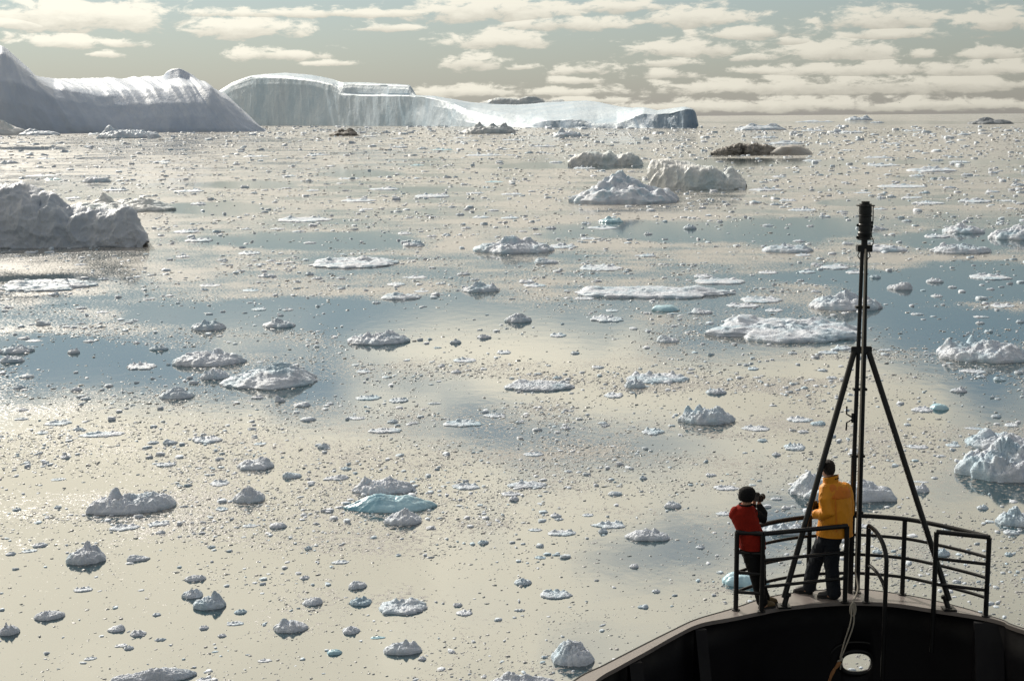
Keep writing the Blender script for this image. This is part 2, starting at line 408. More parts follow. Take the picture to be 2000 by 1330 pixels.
def flB(px, t, P):
    return 9.0*fbm(np.stack([px*.013, t*1.0, 0*t+2], 1), 3)+3.2*fbm(np.stack([px*.035+t*.8, t*1.4, 0*t+6], 1), 3, .5, True)+.2*fbm(np.stack([px*.16, t*1.5, 0*t+4], 1), 2)
loft_berg('iceberg', [
    (400, 2800, [(0, 245), (10, 236), (26, 222), (45, 212), (60, 206), (80, 202), (120, 200), (160, 199)]),
    (432, 2780, [(0, 245), (8, 230), (20, 206), (32, 190), (44, 182), (56, 178), (90, 176), (120, 175)]),
    (455, 2750, [(0, 245), (8, 224), (18, 196), (28, 176), (38, 167), (48, 163), (80, 162), (120, 161)]),
    (490, 2700, [(0, 245), (6, 220), (14, 190), (22, 166), (30, 155), (38, 150), (70, 149), (130, 148)]),
    (520, 2660, [(0, 245), (6, 220), (13, 190), (20, 164), (27, 152), (36, 147), (90, 146), (150, 145)]),
    (560, 2600, [(0, 245), (6, 220), (12, 190), (18, 164), (25, 153), (36, 149), (90, 146), (170, 143)]),
    (610, 2520, [(0, 245), (6, 220), (12, 192), (18, 168), (25, 158), (36, 155), (90, 150), (170, 147)]),
    (650, 2460, [(0, 245), (6, 222), (12, 198), (18, 178), (24, 166), (36, 163), (90, 158), (150, 155)]),
    (668, 2430, [(0, 245), (6, 222), (12, 200), (17, 186), (21, 182), (30, 172), (38, 166), (60, 161)]),
    (700, 2380, [(0, 246), (6, 224), (12, 203), (17, 186), (50, 184.5), (56, 172), (62, 165), (90, 161)]),
    (740, 2310, [(0, 246), (6, 225), (12, 204), (17, 187), (60, 185.5), (66, 174), (72, 166), (100, 163)]),
    (775, 2250, [(0, 246), (6, 226), (12, 205), (17, 187), (62, 185.5), (68, 174), (74, 167), (100, 165)]),
    (800, 2210, [(0, 247), (6, 226), (12, 205), (17, 187), (62, 186), (68, 175), (74, 168), (100, 167)]),
    (807, 2200, [(0, 247), (6, 226), (12, 205), (17, 188), (62, 186.5), (68, 181), (74, 178), (100, 176)]),
    (812, 2190, [(0, 247), (6, 226), (12, 205), (17, 188), (62, 187), (68, 187), (74, 187), (100, 186.5)]),
    (850, 2100, [(0, 248), (7, 228), (15, 208), (23, 193), (60, 190), (90, 189), (120, 188.5), (160, 188)]),
    (885, 2020, [(0, 248.5), (8, 232), (20, 214), (34, 202), (64, 198), (100, 196), (130, 195), (170, 194)]),
    (920, 1950, [(0, 249), (8, 240), (24, 228), (44, 217), (74, 210), (110, 206), (160, 203), (220, 201)]),
    (960, 1860, [(0, 250), (8, 244), (20, 238), (50, 226), (90, 216), (150, 211), (240, 206), (340, 204)]),
    (1010, 1760, [(0, 251), (6, 248), (14, 245), (50, 236), (100, 224), (170, 216), (280, 209), (400, 205)]),
    (1042, 1700, [(0, 251.5), (4, 248), (8, 245), (40, 240), (100, 227), (180, 217), (290, 209), (420, 203)]),
    (1065, 1660, [(0, 251.5), (3, 243), (6, 236), (30, 237), (100, 227), (180, 217), (290, 208), (420, 201)]),
    (1120, 1600, [(0, 251.5), (3, 242), (6, 233), (30, 236), (100, 226), (180, 215), (290, 205), (420, 198)]),
    (1145, 1580, [(0, 251.5), (3, 243), (6, 236), (30, 238), (100, 226), (180, 215), (290, 205), (420, 197)]),
    (1165, 1560, [(0, 251.5), (3, 246), (6, 241), (30, 241), (100, 229), (180, 217), (290, 207), (400, 200)]),
    (1205, 1530, [(0, 252), (3, 247), (6, 242), (30, 239), (80, 229), (140, 219), (210, 212), (290, 208)]),
    (1235, 1510, [(0, 252), (4, 242), (8, 232), (20, 227), (50, 221), (90, 216), (130, 213), (180, 211.5)]),
    (1258, 1490, [(0, 252), (4, 236), (8, 222), (14, 221), (30, 217), (50, 213), (70, 211), (100, 210)]),
    (1285, 1470, [(0, 252), (4, 237), (8, 223), (12, 222), (24, 219), (36, 217), (46, 216.5), (60, 216)]),
    (1310, 1455, [(0, 252), (3, 237), (6, 222), (10, 220), (18, 216), (26, 214), (34, 213), (44, 212)]),
    (1338, 1440, [(0, 251), (3, 232), (5, 214), (8, 213), (14, 211), (20, 210), (26, 209.5), (34, 209)]),
    (1349, 1440, [(0, 249), (3, 230), (5, 214), (8, 213), (14, 212), (20, 212), (26, 212), (34, 212)]),
    (1353, 1442, [(0, 244), (3, 234), (5, 220), (8, 219), (14, 218), (20, 218), (26, 218), (34, 218)]),
    (1357, 1444, [(0, 251), (3, 251), (5, 251), (8, 251), (14, 251), (20, 251), (26, 251), (34, 251)])],
    720, 110, 120, M['cliff'], 'long tabular iceberg with pale cliffs, snowfield and a blue shaded right end', .8, .025, 5, flB, sharp=1, group=GB, steep=True)
longberg = bpy.data.objects['iceberg.001']
longberg.data.materials.append(M['shaded_blueice'])
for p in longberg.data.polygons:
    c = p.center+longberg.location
    if p.normal.z < .55 and c.y < 1690 and c.x > 0: p.material_index = 1  # steep right-end faces: darker blue ice, their shade put into the colour
loft_berg('iceberg', [
    (930, 2600, [(0, 215), (10, 210), (20, 206), (40, 205)]), (955, 2600, [(0, 215), (10, 206), (20, 199), (40, 198)]),
    (975, 2600, [(0, 215), (10, 204), (20, 194), (40, 192)]), (995, 2600, [(0, 215), (10, 205), (20, 196), (40, 194)]),
    (1012, 2600, [(0, 215), (10, 206), (20, 197), (40, 195)]), (1030, 2600, [(0, 215), (10, 203), (20, 191), (40, 189.5)]),
    (1045, 2600, [(0, 215), (10, 203), (20, 191), (40, 190)]), (1062, 2600, [(0, 215), (10, 206), (20, 199), (40, 197)]),
    (1085, 2600, [(0, 215), (10, 206), (20, 199), (40, 196)]), (1098, 2600, [(0, 215), (10, 207), (20, 200), (40, 197)]),
    (1120, 2600, [(0, 215), (10, 212), (20, 210), (40, 209)])],
    200, 70, 80, M['silt'], 'rugged grey-brown iceberg hump showing above the long snowfield', 3.5, .04, 5, ridged=True, group=GB)

# ---------------------------------------------------------------- mid-distance bergs
def D0(px, py): return on(px, py).y
GM = 'weathered bergs among the loose ice'
d = D0(100, 484)
loft_berg('iceberg', [
    (-140, d, [(0, 487), (.5, 440), (1.0, 415), (1.8, 400), (2.6, 385), (4, 378), (6, 372)]),
    (-40, d, [(0, 487), (.5, 440), (1.0, 412), (1.8, 396), (2.6, 378), (4, 371), (6, 367)]),
    (40, d, [(0, 487), (.5, 440), (1.0, 412), (1.8, 396), (2.6, 376), (3.6, 368), (5.5, 365)]),
    (68, d, [(0, 486), (.5, 440), (1.0, 416), (1.8, 404), (2.6, 388), (3.4, 378), (5, 374)]),
    (78, d, [(0, 486), (.5, 442), (1.0, 420), (1.8, 412), (2.6, 404), (3.4, 400), (4.6, 397)]),
    (84, d, [(0, 486), (.5, 440), (1.0, 418), (1.8, 408), (2.6, 396), (3.4, 386), (4.6, 380)]),
    (104, d, [(0, 486), (.5, 440), (1.0, 420), (1.8, 410), (2.6, 398), (3.4, 388), (4.6, 378)]),
    (118, d, [(0, 485), (.5, 442), (1.0, 424), (1.8, 416), (2.6, 409), (3.4, 403), (4.6, 397)]),
    (135, d, [(0, 485), (.5, 448), (1.0, 430), (1.8, 422), (2.6, 417), (3.4, 413), (4.4, 410)]),
    (160, d, [(0, 484), (.5, 446), (1.0, 430), (1.6, 424), (2.2, 418), (2.8, 414), (3.6, 412)]),
    (185, d, [(0, 484), (.5, 446), (1.0, 430), (1.5, 424), (2.0, 420), (2.6, 418), (3.4, 416)]),
    (210, d, [(0, 483), (.5, 448), (1.0, 430), (1.5, 422), (2.0, 418), (2.5, 416), (3.2, 415)]),
    (240, d, [(0, 482), (.5, 446), (1.0, 426), (1.4, 418), (1.8, 413), (2.2, 410), (2.8, 409)]),
    (256, d, [(0, 481), (.4, 450), (.8, 430), (1.1, 420), (1.5, 415), (1.9, 413), (2.4, 412)]),
    (266, d, [(0, 481), (.3, 464), (.6, 452), (.9, 446), (1.2, 444), (1.6, 443), (2.0, 442)]),
    (279, d, [(0, 480), (.2, 474), (.4, 470), (.6, 468), (.8, 467), (1.0, 467), (1.3, 466)]),
    (284, d, [(0, 480), (.1, 479), (.2, 479), (.3, 479), (.4, 479), (.5, 479), (.6, 479)])],
    320, 120, 6, M['nearberg'], 'large dirty-white iceberg cut off by the left edge, in the middle distance', .75, .42, 6, ridged=True, sharp=1, group=GM)
d = D0(1360, 371)
loft_berg('iceberg', [
    (1268, d+5, [(0, 362), (.6, 350), (1.2, 342), (2, 336), (3, 332), (5, 330)]), (1276, d+4, [(0, 363), (.6, 345), (1.2, 330), (2, 324), (3, 319), (5, 317)]),
    (1300, d+2, [(0, 366), (.6, 348), (1.2, 332), (2, 324), (3, 319), (6, 315)]), (1325, d+1, [(0, 369), (.6, 350), (1.2, 337), (2, 330), (4, 324), (8, 317)]),
    (1348, d, [(0, 371), (.6, 352), (1.2, 338), (2, 332), (5, 327), (9, 322)]), (1372, d, [(0, 372), (.6, 352), (1.2, 336), (2, 332), (3, 330), (6, 329)]),
    (1395, d, [(0, 372), (.8, 354), (1.6, 338), (2.2, 332), (3, 330), (5, 329)]), (1405, d, [(0, 372), (.6, 358), (1.2, 348), (2.0, 342), (3, 340), (4, 339)]),
    (1412, d, [(0, 371), (.6, 364), (1.2, 358), (2.2, 354), (3, 350), (4, 346)]), (1424, d, [(0, 370), (.6, 362), (1.2, 354), (2.2, 344), (3, 336), (4, 330)]),
    (1434, d, [(0, 370), (.6, 362), (1.2, 355), (2.2, 346), (3, 340), (4, 336)]), (1446, d, [(0, 370), (.6, 366), (1.2, 361), (2, 358), (3, 354), (4, 352)]),
    (1456, d, [(0, 369), (.4, 368), (.8, 366), (1.2, 365), (2, 364), (3, 363)])],
    260, 90, 9, M['midberg'], 'blocky grey-blue iceberg right behind the pyramid-shaped one', .7, .4, 6, sharp=1, ridged=True, group=GM)
d = D0(1180, 324)
loft_berg('iceberg', [
    (1110, d, [(0, 322), (.8, 320), (1.6, 319), (3, 318)]), (1125, d, [(0, 323), (1, 313), (2, 308), (4, 306)]), (1142, d, [(0, 323), (1, 308), (2, 302), (4, 300)]),
    (1165, d, [(0, 323), (1, 309), (2, 303), (4, 300)]), (1178, d, [(0, 323), (1, 311), (2, 306), (4, 304)]), (1190, d, [(0, 323), (1, 308), (2, 301), (4, 298)]),
    (1205, d, [(0, 324), (1, 313), (2, 309), (4, 307)]), (1220, d, [(0, 324), (1, 310), (2, 304), (4, 303)]), (1229, d, [(0, 324), (1, 308), (2, 302), (4, 301)]),
    (1243, d, [(0, 324), (1, 312), (2, 308), (4, 307)]), (1251, d, [(0, 324), (1, 320), (2, 318), (4, 317)]), (1254, d, [(0, 324), (1, 324), (2, 324), (4, 323)])],
    160, 60, 9, M['midberg'], 'low grey iceberg with scalloped crest beyond the pyramid-shaped one', .8, .35, 6, sharp=1, ridged=True, group=GM)
d = D0(1490, 303)
loft_berg('iceberg', [
    (1388, d, [(0, 302), (.8, 301), (1.6, 300), (3, 300)]), (1405, d, [(0, 302), (1, 297), (2, 294), (4, 293)]), (1428, d, [(0, 303), (1, 295), (2, 289), (4, 286)]),
    (1440, d, [(0, 303), (1, 293), (2, 286), (4, 281)]), (1450, d, [(0, 303), (1, 292), (2, 286), (4, 283)]), (1465, d, [(0, 303), (1, 293), (2, 288), (4, 284)]),
    (1478, d, [(0, 303), (1, 292), (2, 286), (4, 281)]), (1486, d, [(0, 303), (1, 293), (2, 288), (4, 286)]), (1496, d, [(0, 303), (1, 294), (2, 288), (4, 284)]),
    (1512, d, [(0, 303), (1, 297), (2, 294), (4, 291)]), (1516, d, [(0, 303), (1, 298), (2, 296), (4, 293)])],
    180, 60, 8, M['dirty'], 'blackish rubble-covered iceberg, the darkest one, right of centre', .9, .5, 6, ridged=True, group=GM)
loft_berg('iceberg', [
    (1504, d-3, [(0, 304), (1, 300), (2, 298), (4, 297)]), (1525, d-3, [(0, 304), (1, 294), (2, 288), (5, 285)]), (1548, d-3, [(0, 304), (1, 292), (2, 286), (5, 282)]),
    (1562, d-3, [(0, 304), (1, 293), (2, 287), (5, 283)]), (1576, d-3, [(0, 304), (1, 297), (2, 292), (5, 289)]), (1587, d-3, [(0, 304), (1, 302), (2, 300), (5, 299)])],
    140, 60, 9, M['tan'], 'smooth brown-topped iceberg touching the right of the blackish one', .3, .35, 5, group=GM)
o = None

# ---------------------------------------------------------------- ice floes
def floe_mesh(name, w, dp, h, seed, kind='lump', peaks=None, ns=56, nr=18):
    """irregular slab w x dp metres, crest h high; peaks: (x -1..1, y -1..1, height 0..1, radius)"""
    r = np.random.RandomState(seed)
    ph = np.linspace(0, 2*math.pi, ns, endpoint=False)
    o3 = r.uniform(0, 50, 3)
    out = 1+(.48 if kind == 'flat' else .34)*fbm(np.stack([np.cos(ph)*1.5+o3[0], np.sin(ph)*1.5+o3[1], 0*ph], 1), 4, .65)
    rho = 1-(1-np.linspace(0, 1, nr))**1.7
    X = (np.cos(ph)*out)[:, None]*rho[None]; Y = (np.sin(ph)*out)[:, None]*rho[None]
    x, y = X.ravel(), Y.ravel(); rr = np.tile(rho, ns)
    if kind == 'flat': edge = (1-rr**7)**.6; base = .42*np.ones_like(x); sp, lo = .16, .22
    elif kind == 'dome': edge = (1-rr**3)**.75; base = .5+.5*np.exp(-((x-.25)**2/.35+y**2/.5)); sp, lo = .22, .16
    elif kind == 'smooth': edge = (1-rr**3)**.7; base = .75+.35*fbm(np.stack([x*1.4+o3[0], y*1.4, 0*x+o3[2]], 1), 3); sp, lo = .5, .05
    else: edge = (1-rr**4)**.65; base = .34+.30*(fbm(np.stack([x*1.2+o3[0], y*1.2+o3[1], 0*x], 1), 3)+.4); sp, lo = .26, .34
    z = base
    if peaks is None and kind == 'lump':
        k = 2+r.randint(3)
        peaks = [(r.uniform(-.6, .6), r.uniform(-.4, .5), r.uniform(.65, 1.05), r.uniform(.16, .34)) for _ in range(k)]
    if peaks is None and kind == 'flat':
        peaks = [(r.uniform(-.8, .8), r.uniform(.1, .75), r.uniform(.8, 1.5), r.uniform(.08, .22)) for _ in range(6)]
    for (a, b, hh, s) in peaks or []:
        dx, dy = (x-a), (y-b)*min(1.5, max(.5, dp/w*1.4))
        q = np.sqrt(dx*dx+dy*dy)/s
        z = np.maximum(z, hh*np.clip(1.12-.45*q-.25*q*q, 0, 1.1)+base*.25*(q < 3))
    asp = dp/w
    for s_, a_ in ((sp, lo), (sp*.42, lo*.5)):       # rounded lumps, two sizes
        K = int(min(150, 5/(s_*s_)))
        C = r.uniform(-1.2, 1.2, (K, 2)); rad = s_*r.uniform(.6, 1.5, K)
        dd = ((x[:, None]-C[:, 0])**2+((y[:, None]-C[:, 1])*max(asp, .4))**2)/rad**2
        z = z+a_*np.sqrt(np.clip(1-dd, 0, 1)).max(1)*(.6+.6*r.rand())
    m_ = math.sqrt(w*dp); bx, by = x*w/m_, y*dp/m_
    k_ = .35 if kind == 'smooth' else 1.0
    for fq, am in ((4.5, .30), (9.5, .20), (19, .11)):
        b_ = np.abs(perlin(np.stack([bx*fq+o3[0], by*fq+o3[1], z*1.5], 1)))
        z = z+k_*am*((b_-.25) if seed % 5 > 1 else 1.25*(.3-b_))      # puffy or sharp-edged
    z = np.clip(z, .06, None)*edge
    z = z/np.percentile(z, 99.5)*h
    und = np.where(rr > .985, .97, 1.0)
    zb = np.where(rr > .985, -.12*h-.05, z)
    V = np.stack([x*w/2*und, y*dp/2*und, zb], 1)
    jit = fbm(np.stack([x*4+o3[2], y*4, zb/h*2], 1), 3)*.05*min(w, dp)*(rr > .1)*(rr < .98)
    V[:, 0] += jit; V[:, 1] += jit[::-1]*.5
    Q = np.array(grid_faces(ns, nr, True))
    keep = V.reshape(ns, nr, 3); keep[:, 0] = keep[:, 0].mean(0)
    return np_mesh(name, keep.reshape(-1, 3), Q)

CROPS = {   # where each list of outlines was measured: origin, scale; then x0, x1, top, waterline
 'a': (0, 500, .35), 'b': (650, 450, .35), 'c': (1300, 450, .35), 'd': (0, 880, .35), 'e': (650, 880, .35), 'f': (1350, 800, .325),
 'g': (0, 240, .35), 'h': (640, 240, .25), 'i': (1500, 230, .25), 'j': (1050, 250, .3), 'k': (1300, 180, .35), 'p': (0, 0, 1.0)}
MAIN = [  # outline, kind, peaks, material, short name, label
 ('a', 1225, 1812, 590, 745, 'dome', [(.25, .1, 1, .5), (.75, .2, .8, .2), (-.75, -.2, .45, .25)], 'floe', 'the big domed floe', 'large domed white ice floe with a bluish hollow on its crest, left of centre'),
 ('a', 955, 1375, 528, 618, 'lump', [(.28, .2, 1, .2), (-.55, .1, .62, .2), (.7, 0, .6, .35), (0, 0, .5, .3)], 'floe', None, 'long low floe with one round knob, behind the big domed floe'),
 ('a', 1110, 1275, 615, 690, 'lump', None, 'floe', None, 'pale lumpy ice chunk at the left tip of the big domed floe'),
 ('a', 885, 1088, 730, 800, 'lump', [(.1, .1, 1, .55)], 'floe', 'the round knobbly floe', 'round knobbly floe like a bun, lower left of the big domed floe'),
 ('a', 1060, 1262, 352, 418, 'lump', [(-.15, 0, 1, .25), (.4, 0, .65, .3)], 'floe', None, 'white floe with a single raised block, in the left blue lead'),
 ('a', 1462, 1655, 343, 402, 'lump', [(-.1, 0, 1, .4)], 'floe', None, 'pointed mound of ice in the left blue lead, right of the block-topped floe'),
 ('a', 0, 545, 105, 200, 'flat', [(-.7, .1, 1, .3), (.4, .0, .85, .1)], 'floe', None, 'long flat snow-covered floe at the left edge below the dirty-white iceberg'),
 ('a', 0, 180, 492, 545, 'lump', None, 'floe', None, 'dark-shaded lumpy floe cut off by the left edge, upper of two'),
 ('a', 0, 135, 550, 595, 'lump', None, 'floe', None, 'dark-shaded low floe cut off by the left edge, lower of two'),
 ('b', 65, 447, 566, 640, 'lump', [(-.35, 0, 1, .16), (.35, .1, .95, .3), (.85, .2, .6, .2), (0, 0, .6, .4)], 'floe', 'the crested floe', 'broad crested floe with a horn at its left, in the central blue water'),
 ('b', 945, 1345, 815, 898, 'flat', [(-.5, .4, .8, .3), (.8, .3, .9, .15)], 'floe', 'the flat plate floe', 'flat thick plate of snowy ice at the picture centre, with dark reflection'),
 ('b', 950, 1112, 458, 515, 'lump', [(.05, 0, 1, .5)], 'floe', None, 'neat white mound floating alone in blue water above the centre'),
 ('b', 1615, 2000, 772, 855, 'flat', None, 'floe', None, 'low wide floe just behind the floe with a small spire'),
 ('b', 1622, 1750, 805, 883, 'lump', [(.1, 0, 1.1, .13)], 'floe', 'the spired floe', 'small floe carrying an upright spire of ice, right of centre'),
 ('p', 1103, 1436, 549, 584, 'flat', [(-.8, .3, 1, .2), (-.1, -.3, .7, .25), (.6, .2, .9, .25)], 'floe', 'the long ragged floe', 'long ragged chain-like floe of snowy ice right of centre'),
 ('b', 785, 1250, 25, 132, 'lump', [(-.1, .2, 1, .35), (.35, .3, .8, .25), (-.7, -.2, .3, .3), (.7, -.2, .3, .3)], 'floe', 'the peaked rubble floe', 'floe with a heap of rubble ice on a low shelf, upper centre'),
 ('p', 598, 787, 493, 524, 'flat', [(.2, .2, 1, .25), (-.6, .3, .9, .2)], 'floe', 'the long thin floe', 'long thin snowy floe with a pointed right end, upper left of centre'),
 ('b', 710, 935, 283, 347, 'lump', [(-.1, .1, 1, .3), (.7, 0, .9, .2)], 'floe', None, 'twin-humped floe with a grey shaded right hump, above the centre'),
 ('b', 250, 512, 345, 388, 'lump', None, 'floe', None, 'low notched floe at the upper edge of the central blue water'),
 ('b', 1770, 1943, 407, 453, 'smooth', None, 'teal', None, 'bluish-green ice floe left of the largest flat floe'),
 ('c', 200, 1142, 440, 628, 'flat', [(-.6, .5, 1, .3), (0, .1, .62, .5), (.8, .3, .7, .15), (.4, .6, .7, .2)], 'floe', 'the largest flat floe', 'largest flat floe, pinkish white, reaching to the mast'),
 ('c', 775, 1215, 335, 450, 'lump', [(.05, .1, 1, .35), (-.45, 0, .7, .25), (.6, 0, .55, .35)], 'floe', 'the humped floe', 'smooth humped floe behind the mast, above the largest flat floe'),
 ('c', 1500, 2040, 620, 740, 'lump', [(-.75, .1, 1, .14), (-.25, .2, 1, .12), (.1, 0, .7, .4), (.6, 0, .5, .4)], 'floe', 'the two-knobbed floe', 'long floe with two white knobs at the right edge'),
 ('c', 65, 385, 980, 1085, 'lump', [(-.7, .2, 1, .2), (-.2, .1, .75, .25), (.4, .1, .8, .3)], 'floe', 'the block floe', 'bulky lumpy floe left of the left mast stay'),
 ('c', 530, 828, 70, 128, 'lump', [(-.15, 0, 1, .15), (.6, 0, .6, .2)], 'floe', None, 'low floe with one white knob left of the mast lamp'),
 ('c', 1070, 1360, 78, 122, 'lump', None, 'floe', None, 'low ridge-like floe touching the mast just under its lamp'),
 ('c', 1480, 1800, 72, 133, 'lump', [(-.6, .1, 1, .15), (.2, 0, .7, .3)], 'floe', None, 'long low floe with a bump at its left end, far right'),
 ('p', 1930, 2050, 437, 469, 'lump', [(.1, 0, 1, .6)], 'floe', None, 'pinkish heaped floe cut off by the right edge, upper right'),
 ('p', 1842, 1921, 434, 456, 'lump', [(-.15, 0, 1, .3), (.4, 0, .5, .4)], 'floe', None, 'peaked white floe at upper right, left of the pinkish heaped floe'),
 ('d', 490, 985, 225, 355, 'lump', [(-.35, .1, 1.1, .15), (0, .1, .62, .25), (.5, 0, .42, .4)], 'floe', 'the horned floe', 'jagged floe with a tall bluish horn, lower left'),
 ('d', 1315, 1540, 38, 110, 'lump', None, 'floe', None, 'thick shelf-like floe above the knobbly mound, lower left of centre'),
 ('d', 1293, 1490, 198, 292, 'lump', [(-.1, 0, 1, .55)], 'floe', 'the knobbly mound', 'round knobbly mound of grey-white ice with dark reflection, lower left'),
 ('d', 370, 595, 525, 635, 'lump', [(.1, .5, 1, .3), (.5, .2, .75, .3)], 'floe', 'the two-tier dark floe', 'dark two-tiered floe in the lower left'),
 ('d', 1075, 1265, 790, 888, 'lump', [(.45, 0, 1.15, .35)], 'floe', 'the little pyramid floe', 'small pyramid-shaped floe leaning right, bottom left'),
 ('d', 1520, 1728, 932, 1015, 'lump', None, 'floe', 'the bottom heap', 'fluffy rounded floe near the bottom, right of the small pyramid floe'),
 ('d', 612, 1090, 1207, 1300, 'lump', None, 'floe', None, 'wide lumpy floe cut off by the bottom edge at left'),
 ('d', 0, 107, 953, 1030, 'lump', None, 'floe', None, 'dark lump of ice cut off by the left edge near the bottom'),
 ('e', 70, 595, 240, 345, 'smooth', [(-.35, .1, 1, .6), (.35, 0, .85, .5)], 'teal', 'the blue-green floe', 'smooth blue-green glassy floe, lower centre'),
 ('e', 280, 508, 325, 418, 'lump', [(.1, .1, 1, .4)], 'floe', None, 'white cauliflower-like lump in front of the blue-green floe'),
 ('e', 100, 465, 155, 245, 'lump', [(-.6, .2, 1, .25), (.2, .3, .8, .3), (.8, 0, .5, .2)], 'floe', None, 'flat-topped lumpy floe right behind the blue-green floe'),
 ('e', 245, 540, 800, 915, 'flat', [(-.3, .4, 1, .25), (.4, .4, 1.1, .4), (0, .5, 1.1, .15)], 'floe', 'the crown floe', 'crown-shaped white floe with a hollow middle, bottom centre'),
 ('e', 1205, 1465, 1068, 1205, 'lump', [(0, .2, 1, .7)], 'floe', 'the snowball floe', 'big rounded snowy lump beside the ship, bottom centre'),
 ('e', 850, 1240, 1238, 1330, 'lump', None, 'floe', None, 'lumpy floe cut off by the bottom edge, left of the ship'),
 ('e', 275, 508, 1060, 1140, 'lump', [(.15, .1, 1, .2), (.6, 0, .8, .3), (-.3, 0, .6, .3)], 'floe', None, 'ridged floe with small side chunks, bottom centre below the crown floe'),
 ('e', 1145, 1343, 765, 825, 'flat', None, 'floe', None, 'oblong brick-like floe, bottom centre right of the crown floe'),
 ('e', 1630, 1890, 435, 505, 'lump', None, 'floe', None, 'puffy bluish floe left of the person in red'),
 ('f', 1595, 2120, 180, 435, 'lump', [(.1, .4, 1, .5), (.7, .2, .9, .4), (-.6, .3, .5, .3), (0, -.6, .45, .4)], 'floe', 'the big bubbly floe', 'big bubbly heap of ice at the right edge, right of the mast'),
 ('f', 1655, 2060, 125, 250, 'lump', None, 'floe', None, 'knobbly floe just behind the big bubbly heap at the right edge'),
 ('f', 585, 1230, 408, 555, 'lump', [(-.7, .1, 1.1, .3), (-.3, 0, .7, .3), (.45, 0, .65, .35), (.85, 0, .6, .2)], 'floe', 'the floe behind the yellow jacket', 'thick white floe showing on both sides of the yellow jacket'),
 ('f', 430, 700, 676, 755, 'lump', None, 'floe', None, 'puffy bluish floe between the two people, just above the railing'),
 ('f', 1830, 2060, 585, 705, 'lump', [(.0, .2, 1, .4)], 'floe', 'the heap at the right edge', 'tall heap of ice at the right edge, below the big bubbly one'),
 ('f', 1330, 1430, 437, 497, 'lump', [(.3, 0, 1, .4)], 'floe', None, 'small three-lobed lump right of the right mast stay'),
 ('f', 1440, 1555, 825, 880, 'lump', None, 'floe', None, 'white lump seen through the right end of the railing'),
 ('p', 1406, 1500, 1113, 1147, 'smooth', None, 'teal', None, 'greenish wet floe behind the legs of the person in red'),
 ('j', 165, 955, 250, 500, 'lump', [(-.08, .25, 1.1, .55), (-.5, -.4, .42, .25), (.1, -.35, .42, .2), (.55, -.3, .4, .25), (.85, -.2, .3, .2)], 'floe', 'the pyramid iceberg', 'pyramid-shaped white iceberg with blue blocks at its foot, upper right'),
 ('j', 1375, 1595, 362, 412, 'flat', None, 'floe', None, 'flat snowy tongue of ice at the right foot of the blocky grey-blue iceberg'),
 ('j', 395, 560, 565, 618, 'smooth', [(-.2, 0, 1, .4), (.7, 0, 1, .25)], 'teal', None, 'small teal block of ice below the pyramid-shaped iceberg'),
 ('j', 1480, 1740, 72, 108, 'lump', None, 'floe', None, 'row of bluish ice lumps right behind the blackish iceberg'),
 ('p', 128, 343, 379, 416, 'lump', [(-.3, .2, 1.1, .2), (-.75, 0, .6, .25), (.55, 0, .75, .4), (.9, 0, .6, .2)], 'midberg', None, 'low pale iceberg with a round hump, behind the large dirty-white one'),
 ('p', 166, 210, 402, 432, 'lump', [(0, 0, 1, .9)], 'midberg', None, 'glassy lump of ice showing over the crest of the dirty-white iceberg'),
 ('p', 186, 315, 243, 271, 'lump', [(-.6, .1, 1.1, .25), (-.1, 0, .5, .3), (.4, 0, .45, .2)], 'floe', None, 'small pointed berg in front of the huge grooved iceberg'),
 ('p', -60, 50, 228, 265, 'lump', [(.1, 0, 1, .5)], 'midberg', None, 'grey sloping berg at the left edge in front of the huge grooved iceberg'),
 ('p', 38, 118, 248, 265, 'lump', None, 'floe', None, 'low lumpy ice in front of the huge grooved iceberg, near the left edge'),
 ('p', 643, 703, 248, 266, 'lump', [(.45, 0, 1.1, .35), (-.2, 0, .75, .4)], 'dirty', None, 'small black-and-grey berg standing before the pale ice cliffs'),
 ('p', 898, 1012, 236, 262, 'lump', [(-.4, .2, 1, .2), (.1, .2, .9, .2), (.6, .2, 1, .2), (.85, 0, .8, .15)], 'silt', None, 'jumbled grey-brown ice blocks before the long snowfield'),
 ('p', 1077, 1140, 248, 268, 'lump', [(-.4, 0, 1.1, .3), (.8, 0, .9, .2)], 'floe', None, 'small forked berg before the blue shaded end of the long iceberg'),
 ('p', 1892, 1976, 227, 243, 'lump', [(-.2, 0, 1.1, .4), (.5, 0, .5, .4)], 'slate', None, 'dark low berg far out at the right, under the horizon'),
 ('p', 1651, 1706, 224, 236, 'lump', [(.5, 0, 1.1, .25), (-.4, 0, .7, .4)], 'floe', None, 'tiny berg with a raised right end on the horizon'),
 ('p', 1550, 1632, 230, 239, 'flat', None, 'floe', None, 'low flat berg just under the horizon, left of the tiny raised one'),
 ('p', 1955, 1970, 216, 222.6, 'lump', [(0, 0, 1, .5)], 'floe', None, 'tiny pointed berg on the very horizon at far right'),
 ('p', 1433, 1538, 239, 255, 'lump', [(-.3, 0, .9, .3), (.5, 0, 1, .3)], 'floe', None, 'low two-humped berg just right of the long iceberg end'),
]
